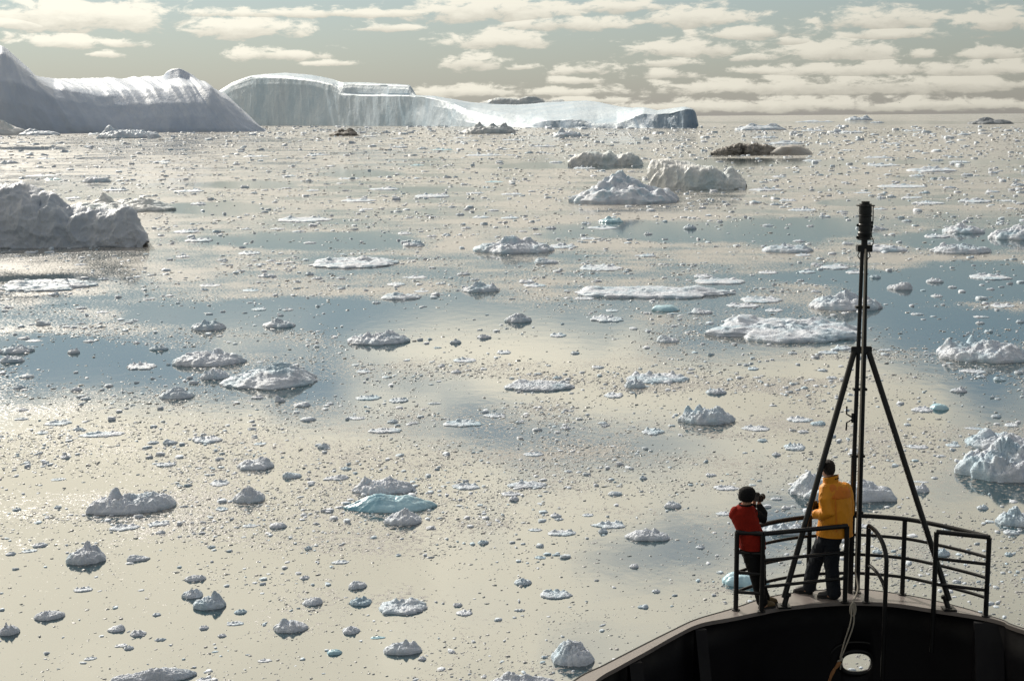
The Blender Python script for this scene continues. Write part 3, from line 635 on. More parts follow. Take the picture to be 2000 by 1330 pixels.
REST = {
 'a': "703,870,578,635 835,942,483,528 200,283,348,390 378,447,505,545 105,190,655,682 75,140,710,742 395,460,725,755 445,510,783,803 95,158,845,865 78,158,900,915 250,405,910,945 205,272,968,995 445,700,972,1008 405,470,950,972 335,398,1105,1130 1070,1240,992,1045 1630,1735,808,842 1670,1768,893,922 1530,1595,765,815 1400,1475,772,797 1935,2000,888,912 1768,1845,1030,1075 1415,1490,1035,1055 910,990,1015,1050 820,890,1030,1048 1210,1275,10,30 1440,1545,85,120 1700,1755,80,108 1735,1803,110,132 1880,1925,170,188 1350,1450,178,200 1110,1240,150,172 1115,1165,175,193 545,612,113,135 270,332,195,222 420,485,277,297 15,75,273,293 530,608,305,320 715,775,347,365 430,475,365,380 1405,1490,280,305 1570,1640,290,305 1545,1585,320,335 100,170,445,465 140,230,462,480 465,530,465,482 740,785,472,488",
 'b': "650,722,592,632 803,890,570,604 1210,1307,558,595 912,998,655,690 668,803,700,738 1325,1378,670,690 560,610,648,658 583,627,747,760 132,218,765,797 655,722,770,797 1445,1520,753,770 1120,1170,790,806 1512,1625,893,935 1225,1285,805,828 1800,1940,570,628 1430,1630,465,512 1520,1597,433,455 1350,1465,365,388 1060,1197,290,318 1035,1130,268,296 1370,1620,180,227 1115,1265,140,188 1190,1375,52,103 385,520,45,90 355,442,0,22 300,410,283,310 388,530,248,270 215,268,387,408 690,770,226,250 570,635,285,303 765,820,263,280 18,75,255,272 20,72,313,330 450,540,328,347 1690,1810,120,150 1380,1467,28,50 195,390,1092,1132 595,847,1045,1095 80,190,1035,1056 300,370,1050,1075 120,272,912,948 308,425,925,962 525,610,957,970 840,970,1012,1045 1015,1070,1058,1075 1265,1330,1088,1110 1475,1537,1065,1082 1720,1850,1090,1140 420,485,1065,1080",
 'c': "415,655,357,405 335,530,398,432 555,658,425,455 138,267,428,467 150,460,258,302 150,270,235,265 515,630,218,243 720,815,118,145 1440,1580,5,42 860,1030,178,218 740,840,212,240 810,880,175,197 1000,1130,215,243 1135,1200,240,268 1230,1375,272,332 1450,1552,255,292 1698,1918,233,278 1815,1945,395,432 1480,1545,345,373 1575,1625,305,322 1790,1835,317,332 810,872,325,347 735,775,268,283 1955,2000,488,515 1730,1780,500,522 1720,1805,475,488 1365,1440,458,473 1645,1785,768,795 1185,1270,660,672 850,965,665,690 938,1040,628,668 680,735,670,690 220,343,873,915 455,522,752,780 430,470,740,755 845,905,768,785 670,820,1030,1070 805,895,1058,1088 430,587,1082,1118 735,800,1108,1130 1375,1490,975,1015 1475,1580,955,1003 1815,1875,1022,1045 1890,1970,1065,1098 1670,1790,1095,1112 1590,1680,860,905 1830,1900,812,840 1945,2000,775,800 1735,1790,805,823 895,960,810,828",
 'd': "1170,1285,152,198 1497,1605,395,435 1575,1690,110,155 1800,1950,133,165 870,985,58,90 610,780,402,445 705,835,578,618 180,265,512,538 125,212,543,568 30,90,563,583 410,520,752,788 1030,1155,690,728 1015,1140,757,825 1680,1803,813,865 1260,1365,943,975 197,357,885,945 600,700,970,1012 722,820,993,1035 862,930,1042,1060 1095,1185,1258,1290 640,715,1073,1095 690,750,1085,1110 470,540,1145,1168 1820,1910,1105,1140 1305,1383,880,910 1110,1165,970,998 1215,1265,1018,1040 1850,1950,605,632 1945,2000,728,775 1910,2000,970,1025 1670,1730,693,718 825,950,387,420 870,925,440,465 1205,1275,307,337 70,120,310,335 300,345,303,322 850,900,900,922 340,395,22,45 285,365,148,167 1350,1440,403,428 1155,1205,525,543 1700,1745,525,553 1435,1520,1155,1180",
 'e': "725,775,1270,1300 52,155,965,1020 90,222,812,865 88,195,722,770 1010,1110,705,750 1125,1190,580,605 1655,1710,625,655 1700,1765,855,880 1455,1640,380,435 1480,1540,422,460 1195,1365,430,475 1090,1172,427,450 1210,1280,340,372 1235,1290,372,388 808,872,488,522 980,1192,157,212 660,830,170,218 932,1055,220,253 980,1042,245,280 1845,1950,275,322 1530,1620,222,250 1710,1755,128,160 1060,1180,0,32 685,782,878,920 670,725,845,870 1010,1075,880,895 0,95,608,628 0,93,128,160 40,108,88,108 1290,1340,105,122 1390,1460,345,367 475,525,1140,1170 208,298,1030,1050 1780,1830,770,792 350,385,573,588",
 'f': "555,685,190,245 300,475,85,128 1295,1425,205,235 1530,1620,195,225 485,540,245,278 395,462,170,192 85,155,378,400 130,290,445,485 150,240,605,635 540,600,573,597 475,550,525,543 1325,1430,425,438 1440,1485,400,415 1715,1785,565,600 1875,1975,720,752 1085,1150,835,862 870,960,760,795 1000,1080,683,710 25,85,810,835 1885,1935,852,877",
 'g': "458,622,283,335 577,718,340,382 360,455,400,425 185,250,355,377 1060,1155,428,457 1338,1393,343,362 975,1143,360,388 1353,1510,170,192 1715,1842,157,183 1573,1660,280,300 970,1123,580,617 1030,1187,620,665 1540,1860,515,553 1325,1463,705,737 978,1063,727,753 1210,1275,752,773 135,205,712,728 245,308,710,727 415,485,782,796 210,300,180,205 90,145,98,113 285,335,133,147 1690,1765,660,674 1507,1597,583,597 1625,1705,597,610 1345,1407,585,597 1480,1545,760,775 1415,1495,780,795 1710,1787,362,382 1455,1500,368,380 1565,1630,355,370 0,95,200,230 150,330,280,300 250,345,295,320 835,960,207,222",
 'h': "75,255,415,443 640,760,308,336 500,630,150,198 695,790,180,207 805,985,183,218 1055,1380,232,262 980,1115,97,123 1360,1545,107,140 1590,1785,153,190 1725,1845,297,310 1400,1483,243,257 1310,1465,193,208 325,555,487,527 665,970,540,585 100,385,575,620 240,360,657,682 1090,1225,528,555 1350,1530,535,565 995,1070,697,722 1125,1275,708,747 1350,1510,715,753 545,660,840,873 770,863,868,893 888,968,855,882 600,665,725,747 1700,1790,798,828 1600,1680,860,875 1485,1562,838,853 940,1010,640,660 1230,1380,445,468 1030,1095,462,485 480,605,110,128 270,390,85,110 1245,1345,670,690 1040,1125,805,830",
 'i': "1080,1475,345,425 780,1030,338,380 1425,1578,322,352 1480,1748,603,665 1125,1380,640,677 835,1240,508,550 1705,1810,545,585 1720,1797,405,437 1510,1605,425,452 555,690,237,260 745,985,290,318 1330,1392,447,478 1105,1225,425,460 1175,1270,568,595 1035,1210,608,632 170,375,695,730 80,230,615,655 800,920,827,877 1045,1125,787,813 400,460,745,775 300,362,832,850 670,815,575,592 845,925,603,630 1480,1585,113,137 1055,1235,82,105 555,748,83,118 260,460,65,107 910,1045,183,207 1350,1440,285,305 1270,1370,317,335 270,425,310,340 30,150,440,467 380,440,430,455 1370,1470,525,552 820,940,700,720 540,625,720,740 580,675,960,993 190,295,945,970 1900,2000,490,535 1810,1920,630,655",
 'j': "280,350,600,627 320,520,632,660 1385,1465,463,490 1510,1580,480,505 1640,1810,513,543 270,380,698,728 690,750,670,695 1460,1540,620,640 945,1035,608,660 1165,1210,590,613 225,385,240,268 70,170,212,227",
 'k': "970,1105,203,228 485,630,232,258 1630,1700,222,240 1590,1700,370,395 1145,1220,160,172 950,1015,175,195"}
def place(c, x0, x1, yt, yb):
    ox, oy, s = CROPS[c]
    return ox+x0*s, ox+x1*s, oy+yt*s, oy+yb*s
FLOE_FOOT = []                       # x, y, radius of every floe, so that loose bits keep clear
def build_floe(box, kind, peaks, mat, seed, name='ice_floe', tall=1.0):
    x0, x1, yt, yb = box; wpx, hpx = x1-x0, yb-yt
    p = on((x0+x1)/2, yb)
    p.y = min(p.y, 9000) if p.y > 0 else 9000
    dist = math.hypot(p.x, p.y); slant = math.hypot(dist, CAM_H); st = CAM_H/slant
    k = slant/F
    if kind == 'flat': dpx = min(1.1*wpx, .62*hpx/st)
    elif kind == 'dome': dpx = min(.8*wpx, .6*hpx/st)
    else: dpx = min(.75*wpx, .55*hpx/st)
    hh = hpx*k*{'flat': .40, 'dome': .52, 'smooth': .58}.get(kind, .62)*tall
    w, dp = wpx*k*.93, dpx*k
    big = wpx > 110
    me = floe_mesh(name, w, dp, hh, seed, kind, peaks, ns=124 if big else (62 if wpx > 40 else 36), nr=36 if big else (20 if wpx > 40 else 12))
    o = obj(name, me, M[mat])
    dr = Vector((p.x, p.y, 0)).normalized()
    o.location = Vector((p.x, p.y, 0))+dr*dp*.5
    o.rotation_euler.z = -math.atan2(dr.x, dr.y)
    FLOE_FOOT.append((o.location.x, o.location.y, w/2*.95, dp/2*.9))
    return o
floes = []                           # (object, pixel centre x, base y, width, height)
landmarks = []
GF = 'ice floes drifting on the sea'
for i, (c, x0, x1, yt, yb, kind, peaks, mat, short, label) in enumerate(MAIN):
    b = place(c, x0, x1, yt, yb)
    o = build_floe(b, kind, peaks, mat, 100+i, tall=.95 if kind == 'flat' else (1.28 if peaks else 1.12))
    berg = 'berg' in label and 'berg,' not in label and 'of the' not in label.split('berg')[0] and 'in front' not in label.split('berg')[0] and 'before' not in label.split('berg')[0]
    if berg and 'floe' not in label and 'ice lumps' not in label and 'block of ice' not in label: o.name = 'iceberg'
    tag(o, label, 'iceberg' if o.name.startswith('iceberg') else 'ice floe', GF)
    if short: landmarks.append((short, (b[0]+b[1])/2, (b[2]+b[3])/2))
small = []
for c, txt in REST.items():
    for t in txt.split():
        small.append(place(c, *[float(v) for v in t.split(',')]))
for (nm, x, y) in [('the long iceberg', 1000, 240), ('the dirty-white iceberg', 140, 430), ('the blackish iceberg', 1460, 290), ('the blocky grey-blue iceberg', 1380, 345),
                   ('the mast lamp', 1684, 440), ('the person in red', 1465, 1040), ('the right mast stay', 1760, 900), ('the huge grooved iceberg', 300, 250)]:
    landmarks.append((nm, x, y))
small.sort(key=lambda b: -(b[1]-b[0])*(b[3]-b[2]+4))
NSINGLE = 300-len(MAIN)
lab = {}
for i, b in enumerate(small[:NSINGLE]):
    wpx, hpx = b[1]-b[0], b[3]-b[2]
    r_ = wpx/hpx
    q_ = rnd.random()
    kind = 'flat' if r_ > 3.4 or (r_ > 2.3 and q_ < .4) else ('smooth' if q_ > .86 else 'lump')
    pk = [(rnd.choice((-.7, .7)), rnd.uniform(-.2, .4), 1.1, .9)] if kind != 'flat' and .4 < q_ < .62 else None      # tilted wedge
    o = build_floe(b, kind, pk, 'teal' if q_ > .965 else 'floe', 500+i)
    size = 'fair-sized' if wpx > 48 else ('small' if wpx > 26 else 'tiny')
    shape = 'flat' if kind == 'flat' else ('smooth' if kind == 'smooth' else ('low lumpy' if r_ > 2.6 else 'rounded'))
    cx, cy = (b[0]+b[1])/2, (b[2]+b[3])/2
    nm, lx, ly = min(landmarks, key=lambda L: ((L[1]-cx)*.7)**2+((L[2]-cy)*1.6)**2)
    dx, dy = cx-lx, (cy-ly)*2
    side = ('right' if dx > 0 else 'left')
    if abs(dx) > 2.2*abs(dy): rel = 'out to the %s of %s' % (side, nm)
    elif abs(dy) > 2.2*abs(dx): rel = '%s %s' % ('nearer the viewer than' if dy > 0 else 'farther off than', nm)
    else: rel = '%s %s of %s' % ('below' if dy > 0 else 'above', side, nm)
    lab.setdefault((size, shape, rel), []).append((math.hypot(dx, dy), o))
ORD = ['nearest', 'second nearest', 'third nearest', 'fourth nearest', 'fifth nearest', 'sixth nearest', 'seventh nearest', 'eighth nearest', 'ninth nearest', 'tenth nearest']
for (size, shape, rel), L in lab.items():
    L.sort(key=lambda q: q[0])
    for j, (_, o) in enumerate(L):
        pre = '' if len(L) == 1 else ORD[min(j, 9)]+' '
        tag(o, '%s%s %s ice floe %s' % (pre, size, shape, rel), 'ice floe', GF)

# ---------------------------------------------------------------- loose brash ice, beyond counting
rs = np.random.RandomState(11)
def bit_templates(n, sec=5):
    T = []
    for i in range(n):
        ph = np.linspace(0, 2*math.pi, sec, endpoint=False)+rs.uniform(-.25, .25, sec)
        r0 = rs.uniform(.6, 1.15, sec); el_ = rs.uniform(.35, .9)
        v = [(math.cos(a)*r*.94, math.sin(a)*r*el_*.94, -.25) for a, r in zip(ph, r0)]
        v += [(math.cos(a)*r*.8, math.sin(a)*r*el_*.8, rs.uniform(.35, 1.5)) for a, r in zip(ph, r0)]
        v += [(rs.uniform(-.2, .2), rs.uniform(-.2, .2), rs.uniform(.8, 1.5))]
        T.append(v)
    f = []
    for k in range(1):
        for j in range(sec):
            a, b = k*sec+j, k*sec+(j+1) % sec
            f += [(a, b, b+sec), (a, b+sec, a+sec)]
    for j in range(sec): f.append((sec+j, sec+(j+1) % sec, 2*sec))
    return np.array(T), np.array(f)
TP, TF = bit_templates(24)
def scatter(n, lo, hi, power, yw, keepout=True):
    Y = rs.uniform(248, 1420, n*3); X = rs.uniform(-500, 2500, n*3)
    dep = (Y-229)/F
    acc_ = rs.rand(n*3) < np.clip((dep/.06)**(-.55), .3, 3)/3 if yw else Y > 640
    X, Y = X[acc_][:n], Y[acc_][:n]
    d = np.stack([(X-1000)/F, -(Y-665)/F, -np.ones_like(X)], 1) @ np.array(CM).T
    P = d*(-CAM_H/d[:, 2])[:, None]; P[:, 2] = 0
    br = brash_at(P+0)
    clus = fbm(P*np.array([.16, .10, 1]), 4, .6)
    keep = rs.rand(len(P)) < np.clip(br*np.clip(.55+2.4*clus, .06, 1.4), .04, 1)
    P = P[keep]
    u = rs.rand(len(P)); s_px = (lo**(1-power)+u*(hi**(1-power)-lo**(1-power)))**(1/(1-power))
    size = s_px*np.hypot(np.hypot(P[:, 0], P[:, 1]), CAM_H)/F
    if keepout:
        ok = np.ones(len(P), bool)
        for (fx, fy, fr, fd) in FLOE_FOOT:
            ok &= ((P[:, 0]-fx)/fr)**2+((P[:, 1]-fy)/max(fd, .05))**2 > 1
        P, size = P[ok], size[ok]
    return P, size
def bits_mesh(name, P, size, flat):
    n = len(P); k = TP.shape[1]
    T = TP[rs.randint(len(TP), size=n)].copy()
    a = rs.uniform(0, 6.28, n); ca_, sa_ = np.cos(a)[:, None], np.sin(a)[:, None]
    x = T[:, :, 0]*ca_-T[:, :, 1]*sa_; y = T[:, :, 0]*sa_+T[:, :, 1]*ca_
    s2 = (size/2)[:, None]; fl = (flat*rs.uniform(.5, 1.5, n))[:, None]
    V = np.stack([P[:, :1]+x*s2, P[:, 1:2]+y*s2, T[:, :, 2]*s2*fl], 2).reshape(-1, 3)
    Fc = (TF[None]+(np.arange(n)*k)[:, None, None]).reshape(-1, 3)
    return np_mesh(name, V, Fc)
P, sz = scatter(330000, 2.8, 13, 2.4, True);  P, sz = P[:46000], sz[:46000]
P2, sz2 = scatter(190000, 3.0, 14, 2.7, False); P2, sz2 = P2[:46000], sz2[:46000]
P, sz = np.concatenate([P, P2]), np.concatenate([sz, sz2])
o = obj('brash_ice', bits_mesh('brash_ice', P, sz, .14), M['brash'], smooth=False)
tag(o, 'countless small bits of brash ice scattered over the water', kind='stuff')
P, sz = scatter(36000, 8, 27, 3.0, True); P, sz = P[:9500], sz[:9500]
o = obj('small_ice_chunks', bits_mesh('small_ice_chunks', P, sz, .21), M['floe'], smooth=True)
tag(o, 'countless fist to chair sized ice chunks floating between the floes', kind='stuff')
rest = small[NSINGLE:]
if rest:
    Vs, Fs, off = [], [], 0
    for i, b in enumerate(rest):
        o = build_floe(b, 'lump', None, 'floe', 900+i)
        v = np.array([tuple(o.matrix_basis @ q.co) for q in o.data.vertices]); f = np.array([list(p.vertices) for p in o.data.polygons if len(p.vertices) == 4])
        Vs.append(v); Fs.append(f+off); off += len(v)
        md = o.data; bpy.data.objects.remove(o); bpy.data.meshes.remove(md)
    o = obj('distant_ice_chunks', np_mesh('distant_ice_chunks', np.concatenate(Vs), np.concatenate(Fs)), M['floe'])
    tag(o, 'many tiny ice floes too small to single out', kind='stuff')

# ---------------------------------------------------------------- the ship's bow
ZD = CAM_H-6.08                      # height of the small bow platform
def frame(t):
    t = t.normalized(); a = Vector((0, 0, 1)) if abs(t.z) < .9 else Vector((1, 0, 0))
    u = t.cross(a).normalized(); return u, t.cross(u).normalized()
def tube_data(pts, rad, sec=12, cap=True):
    pts = [Vector(p) for p in pts]; n = len(pts)
    rads = rad if isinstance(rad, (list, tuple)) else [rad]*n
    V, Fc = [], []; pu = None
    for i, p in enumerate(pts):
        t = (pts[min(i+1, n-1)]-pts[max(i-1, 0)])
        u, v = frame(t)
        if pu is not None:
            tn = t.normalized(); u = (pu-tn*pu.dot(tn)).normalized(); v = tn.cross(u)
        pu = u
        for k in range(sec):
            a = 2*math.pi*k/sec; V.append(p+(u*math.cos(a)+v*math.sin(a))*rads[i])
    for i in range(n-1):
        for k in range(sec):
            a, b = i*sec+k, i*sec+(k+1) % sec; Fc.append((a, b, b+sec, a+sec))
    if cap: Fc.append(tuple(range(sec))[::-1]); Fc.append(tuple(range((n-1)*sec, n*sec)))
    return V, Fc
def join(*ds):
    V, Fc = [], []
    for v, f in ds:
        o_ = len(V); V += list(v); Fc += [tuple(i+o_ for i in q) for q in f]
    return V, Fc
def box_data(c, sx, sy, sz, rot=None, bev=.0):
    bm = bmesh.new(); bmesh.ops.create_cube(bm, size=1)
    for v in bm.verts: v.co = Vector((v.co.x*sx, v.co.y*sy, v.co.z*sz))
    if bev: bmesh.ops.bevel(bm, geom=bm.edges[:], offset=bev, segments=2, affect='EDGES')
    if rot is not None:
        for v in bm.verts: v.co = rot @ v.co
    V = [v.co+Vector(c) for v in bm.verts]; bm.verts.index_update()
    Fc = [tuple(v.index for v in f.verts) for f in bm.faces]; bm.free()
    return V, Fc
def lathe_data(base, axis, prof, sec=24):
    u, v = frame(axis); ax = axis.normalized(); V, Fc = [], []
    for (h, r) in prof:
        for k in range(sec):
            a = 2*math.pi*k/sec; V.append(base+ax*h+(u*math.cos(a)+v*math.sin(a))*r)
    for i in range(len(prof)-1):
        for k in range(sec):
            a, b = i*sec+k, i*sec+(k+1) % sec; Fc.append((a, b, b+sec, a+sec))
    Fc.append(tuple(range(sec))[::-1]); Fc.append(tuple(range((len(prof)-1)*sec, len(prof)*sec)))
    return V, Fc
def solid(name, d, mat, parent, smooth=True):
    me = mesh(name, *d); o = obj(name, me, M[mat], parent, smooth)
    if smooth:
        bm = bmesh.new(); bm.from_mesh(me); bmesh.ops.recalc_face_normals(bm, faces=bm.faces[:])
        for e in bm.edges:
            if len(e.link_faces) == 2 and e.calc_face_angle(0) > R(38): e.smooth = False
        bm.to_mesh(me); bm.free()
    else:
        bm = bmesh.new(); bm.from_mesh(me); bmesh.ops.recalc_face_normals(bm, faces=bm.faces[:]); bm.to_mesh(me); bm.free()
    return o
def spline(pts, n):
    """smooth curve through points"""
    P = [Vector(p) for p in pts]; P = [2*P[0]-P[1]]+P+[2*P[-1]-P[-2]]; out = []
    m_ = len(P)-3
    for q in range(n):
        s = q/(n-1)*m_; i = min(int(s), m_-1); t = s-i
        a, b, c, d = P[i:i+4]
        out.append(.5*((2*b)+(c-a)*t+(2*a-5*b+4*c-d)*t*t+(3*b-a-3*c+d)*t**3))
    return out
OUT_PX = [(1118, 1331), (1180, 1298), (1250, 1262), (1310, 1232), (1360, 1209), (1431, 1188), (1484, 1170), (1530, 1160), (1579, 1154), (1643, 1150), (1692, 1151), (1759, 1160), (1819, 1171), (1890, 1189), (1925, 1200), (1960, 1211), (2000, 1227)]
INN_PX = [(1160, 1331), (1210, 1300), (1265, 1270), (1322, 1238), (1368, 1217), (1431, 1205), (1484, 1194), (1530, 1185), (1607, 1177), (1650, 1175), (1692, 1175), (1749, 1178), (1823, 1189), (1885, 1198), (1925, 1205), (1960, 1214), (1992, 1228)]
outer = [on(x, y, ZD) for x, y in OUT_PX]; inner = [on(x, y, ZD) for x, y in INN_PX]
bowx = on(1667, 1150, ZD).x
def aft(e, dx): return [Vector((e.x+a*dx, e.y-b, ZD)) for a, b in ((.55, 1.2), (1.15, 3.2), (1.5, 6.5), (1.6, 12.0))]
outer = aft(outer[0], -1)[::-1]+outer+aft(outer[-1], 1.75)
inner = aft(inner[0], -1)[::-1]+inner+aft(inner[-1], 1.75)
NB = 150
OC = spline(outer, NB); IC = spline(inner, NB)
OC = [Vector((p.x, p.y, ZD)) for p in OC]; IC = [Vector((p.x, p.y, ZD)) for p in IC]
ship = empty('ship', (bowx, 12, 0))
tag(ship, 'black ship bow with railed lookout platform and tripod mast, bottom right', 'ship')
# top plate: gunwale and platform
d = []
V = []; Fc = []
for p, q in zip(OC, IC): V += [p, q, q-Vector((0, 0, .05)), p-Vector((0, 0, .05))]
for i in range(NB-1):
    for k in range(4): Fc.append((i*4+k, i*4+(k+1) % 4, i*4+4+(k+1) % 4, i*4+4+k))
Fc += [(0, 1, 2, 3), tuple(range(NB*4-4, NB*4))]
deck = solid('bow_platform', (V, Fc), 'deck_paint', ship, smooth=False)
deck['label'] = 'worn grey-pink painted platform and gunwale top'
solid('gunwale_edge', tube_data([p-Vector((0, 0, .015)) for p in OC], .022, 8), 'black_paint', deck)
# hull shell: upright bulwark above, flaring in towards the waterline
cen = Vector((bowx, 6.0, 0))
V, Fc = [], []
prof = [(-.05, .03), (-.45, .05), (-.9, .10), (-1.4, .17), (-2.2, .32), (-3.4, .6), (-4.8, 1.0), (-6.2, 1.4), (-7.2, 1.6)]
for p in OC:
    dr = (cen-p); dr.z = 0; dr.normalize()
    for dz, ins in prof: V.append(p+dr*ins+Vector((0, 0, dz)))
Fc = grid_faces(NB, len(prof))
hull = solid('hull', (V, Fc), 'bulwark_paint', ship)
sm = hull.modifiers.new('thick', 'SOLIDIFY'); sm.thickness = .02; sm.offset = 0
hole_c = at(1672, 1292, 17.62)
def oval(c, a, b, y, n=28):
    P = []
    for k in range(n):
        t = 2*math.pi*k/n; cx_, sz_ = math.cos(t), math.sin(t)
        P.append(Vector((c.x+a*math.copysign(abs(cx_)**.85, cx_), y, c.z+b*math.copysign(abs(sz_)**.85, sz_))))
    return P
ov1, ov2 = oval(hole_c, .195, .135, hole_c.y-.9), oval(hole_c, .195, .135, hole_c.y+1.2)
n = len(ov1)
cut = solid('cutter', (ov1+ov2, [(k, (k+1) % n, n+(k+1) % n, n+k) for k in range(n)]+[tuple(range(n))[::-1], tuple(range(n, 2*n))]), 'black_paint', None, False)
bo = hull.modifiers.new('hole', 'BOOLEAN'); bo.object = cut; bo.operation = 'DIFFERENCE'; bo.solver = 'EXACT'
dg = bpy.context.evaluated_depsgraph_get()
nm = bpy.data.meshes.new_from_object(hull.evaluated_get(dg)); hull.modifiers.clear(); hull.data = nm
bpy.data.objects.remove(cut)
# the fairlead's rolled rim round the oval opening
hit = None
best = min(range(NB), key=lambda i: abs(OC[i].x-hole_c.x))
dz = hole_c.z-ZD; ins = np.interp(-dz, [-p[0] for p in prof], [p[1] for p in prof]); hy = OC[best].y-ins
rim = oval(hole_c, .215, .155, hy-.03, 40)
solid('fairlead_rim', tube_data(rim+rim[:1], .035, 10, False), 'black_paint', ship)
rim = oval(hole_c, .35, .27, hy-.012, 40)
solid('fairlead_plate', tube_data(rim+rim[:1], .018, 8, False), 'black_paint', ship)
# foredeck floor and the stays that stiffen the bulwark
V = [Vector((p.x, p.y, ZD-1.45)) for p in [q+(cen-q).normalized()*.12 for q in OC]]
solid('foredeck', ([v for v in V]+[v-Vector((0, 0, .06)) for v in V], [tuple(range(NB)), tuple(range(NB, 2*NB))[::-1]]+[(i, (i+1) % NB, NB+(i+1) % NB, NB+i) for i in range(NB)]), 'bulwark_paint', ship, False)
def stay(px, py, wid=.16, run=.55):
    p = on(px, py, ZD); dr = (cen-p); dr.z = 0; dr.normalize(); sd = Vector((-dr.y, dr.x, 0))
    top = p+Vector((0, 0, -.055))-dr*.03; V = []
    for (a, z) in ((0, 0), (.06, 0), (run, -1.38), (0, -1.38)):
        for s in (-.5, .5): V.append(top+dr*a+sd*wid*s+Vector((0, 0, z)))
    Fc = [(0, 2, 4, 6), (1, 7, 5, 3), (0, 1, 3, 2), (2, 3, 5, 4), (4, 5, 7, 6), (6, 7, 1, 0)]
    solid('bulwark_stay', (V, Fc), 'bulwark_paint', ship, False)
for px, py, w_ in ((1240, 1284, .16), (1368, 1220, .14), (1931, 1207, .34), (2040, 1260, .2), (1130, 1350, .16)): stay(px, py, w_)

# railing: part of the ship, every post and rail a piece of its own
RH = 1.0
def up(p, h): return Vector((p[0], p[1], ZD+h))
OUTER = [on(x, y, ZD) for x, y in ((1437, 1191), (1484, 1174), (1530, 1163), (1578, 1156), (1643, 1153), (1692, 1154), (1762, 1161), (1819, 1173), (1890, 1192), (1925, 1203))]
oc = spline(OUTER, 60)
def base_at(px, py): return on(px, py, ZD)
rail = solid('railing', tube_data([up(p, RH) for p in oc], .030, 12), 'black_paint', ship)
for h in (.745, .485, .235): solid('rail', tube_data([up(p, h) for p in oc], .021, 10), 'black_paint', rail)
def post(p, z0=0.0, top=RH, r=.031):
    solid('post', join(tube_data([up(p, z0), up(p, top-.004)], r, 12), lathe_data(up(p, z0), Vector((0, 0, 1)), [(0, r*1.7), (.012, r*1.7), (.02, r)], 14) if z0 == 0 else ([], [])), 'black_paint', rail)
po = [base_at(1437, 1191), base_at(1578, 1156), base_at(1762, 1161), base_at(1925, 1203)]
pi_ = [base_at(1487, 1194.5), base_at(1650, 1176.5), base_at(1692, 1176), base_at(1823, 1190)]
for p in po: post(p)
for p in pi_[:3]: post(p)
post(pi_[3], -.55)
for a, b, hs in ((po[0], pi_[0], (RH, .745, .485, .235)), (pi_[0], pi_[1], (RH, .66, .32)), (pi_[3], po[3], (RH, .66, .33))):
    for h in hs: solid('rail', tube_data([up(a, h), up(b, h)], .030 if h == RH else .021, 10), 'black_paint', rail)
# the bent handrails beside the ladder
lp = on(1728, 1198, ZD)
for h0, r in ((RH, .028), (.50, .022)):
    a = pi_[2]; P = []
    for k in range(13):
        t = math.pi/2*k/12
        P.append(Vector((a.x+(lp.x-a.x)*math.sin(t), a.y+(lp.y-a.y)*math.sin(t), ZD+h0-.36*(1-math.cos(t))*(1 if h0 == RH else .75))))
    if h0 == RH: P += [Vector((lp.x, lp.y, ZD-.2)), Vector((lp.x, lp.y, ZD-1.44))]
    solid('handrail', tube_data(P, r, 10), 'black_paint', rail)

# tripod mast
mb = on(1667, 1157, ZD)
def mz(py): return at(1675, py, mb.y).z
zt = mz(478); za = mz(686); zs = mz(890)
ofs = Vector((.046, 0, 0))
mast = solid('mast', tube_data([up(mb, -.0)-ofs, Vector((mb.x, mb.y, zs))-ofs, Vector((mb.x, mb.y, zs))-ofs, Vector((mb.x, mb.y, zt))-ofs*.5], [.036, .036, .028, .024], 14), 'black_paint', ship)
solid('conduit_pipe', tube_data([up(mb, .03)+ofs+Vector((0, .0, 0)), Vector((mb.x, mb.y, za))+ofs*.9, Vector((mb.x, mb.y, zt))+ofs*.5], [.034, .028, .022], 12), 'black_paint', mast)
solid('foot_bolt', lathe_data(up(mb, 0)+ofs, Vector((0, 0, 1)), [(0, .05), (.015, .05), (.016, .022), (.06, .022), (.061, .035), (.085, .035)], 12), 'black_paint', mast)
for zz in (za+.02, zs, mz(600), mz(1000), mz(760)):
    solid('clamp_band', box_data((mb.x, mb.y, zz), .175, .08, .035, bev=.006), 'black_paint', mast)
ap = Vector((mb.x, mb.y, za))
for (fx, fy), sgn in (((1531, 1185), -1), ((1853, 1190), 1)):
    ft = on(fx, fy, ZD); tp = ap+Vector((sgn*.09, -.02, 0))
    leg = solid('mast_leg', tube_data([ft+Vector((0, 0, .12)), tp], .036, 14), 'black_paint', mast)
    ax = (tp-ft).normalized()
    solid('leg_foot', join(lathe_data(ft, ax, [(0, .05), (.02, .05), (.03, .034), (.14, .034), (.15, .048), (.18, .048), (.19, .036)], 14), box_data(ft+Vector((0, 0, .012)), .16, .16, .024, bev=.004)), 'black_paint', leg)
    solid('leg_bracket', box_data(tp+Vector((-sgn*.03, 0, .02)), .14, .05, .09, bev=.01), 'black_paint', leg)
# hooked cleat on the left of the mast
hx = mb.x-.10
c0 = at(1661, 816, mb.y-.02)
solid('cleat', tube_data([c0+Vector(q) for q in ((-.05, 0, .15), (-.05, 0, .05), (0, 0, .02), (.03, 0, 0), (0, 0, -.03), (-.045, 0, -.06), (-.05, 0, -.16))], .011, 8), 'black_paint', mast)
solid('halyard_hook', tube_data([c0+Vector(q) for q in ((.03, 0, .06), (.03, 0, -.06))], .02, 8), 'black_paint', mast)
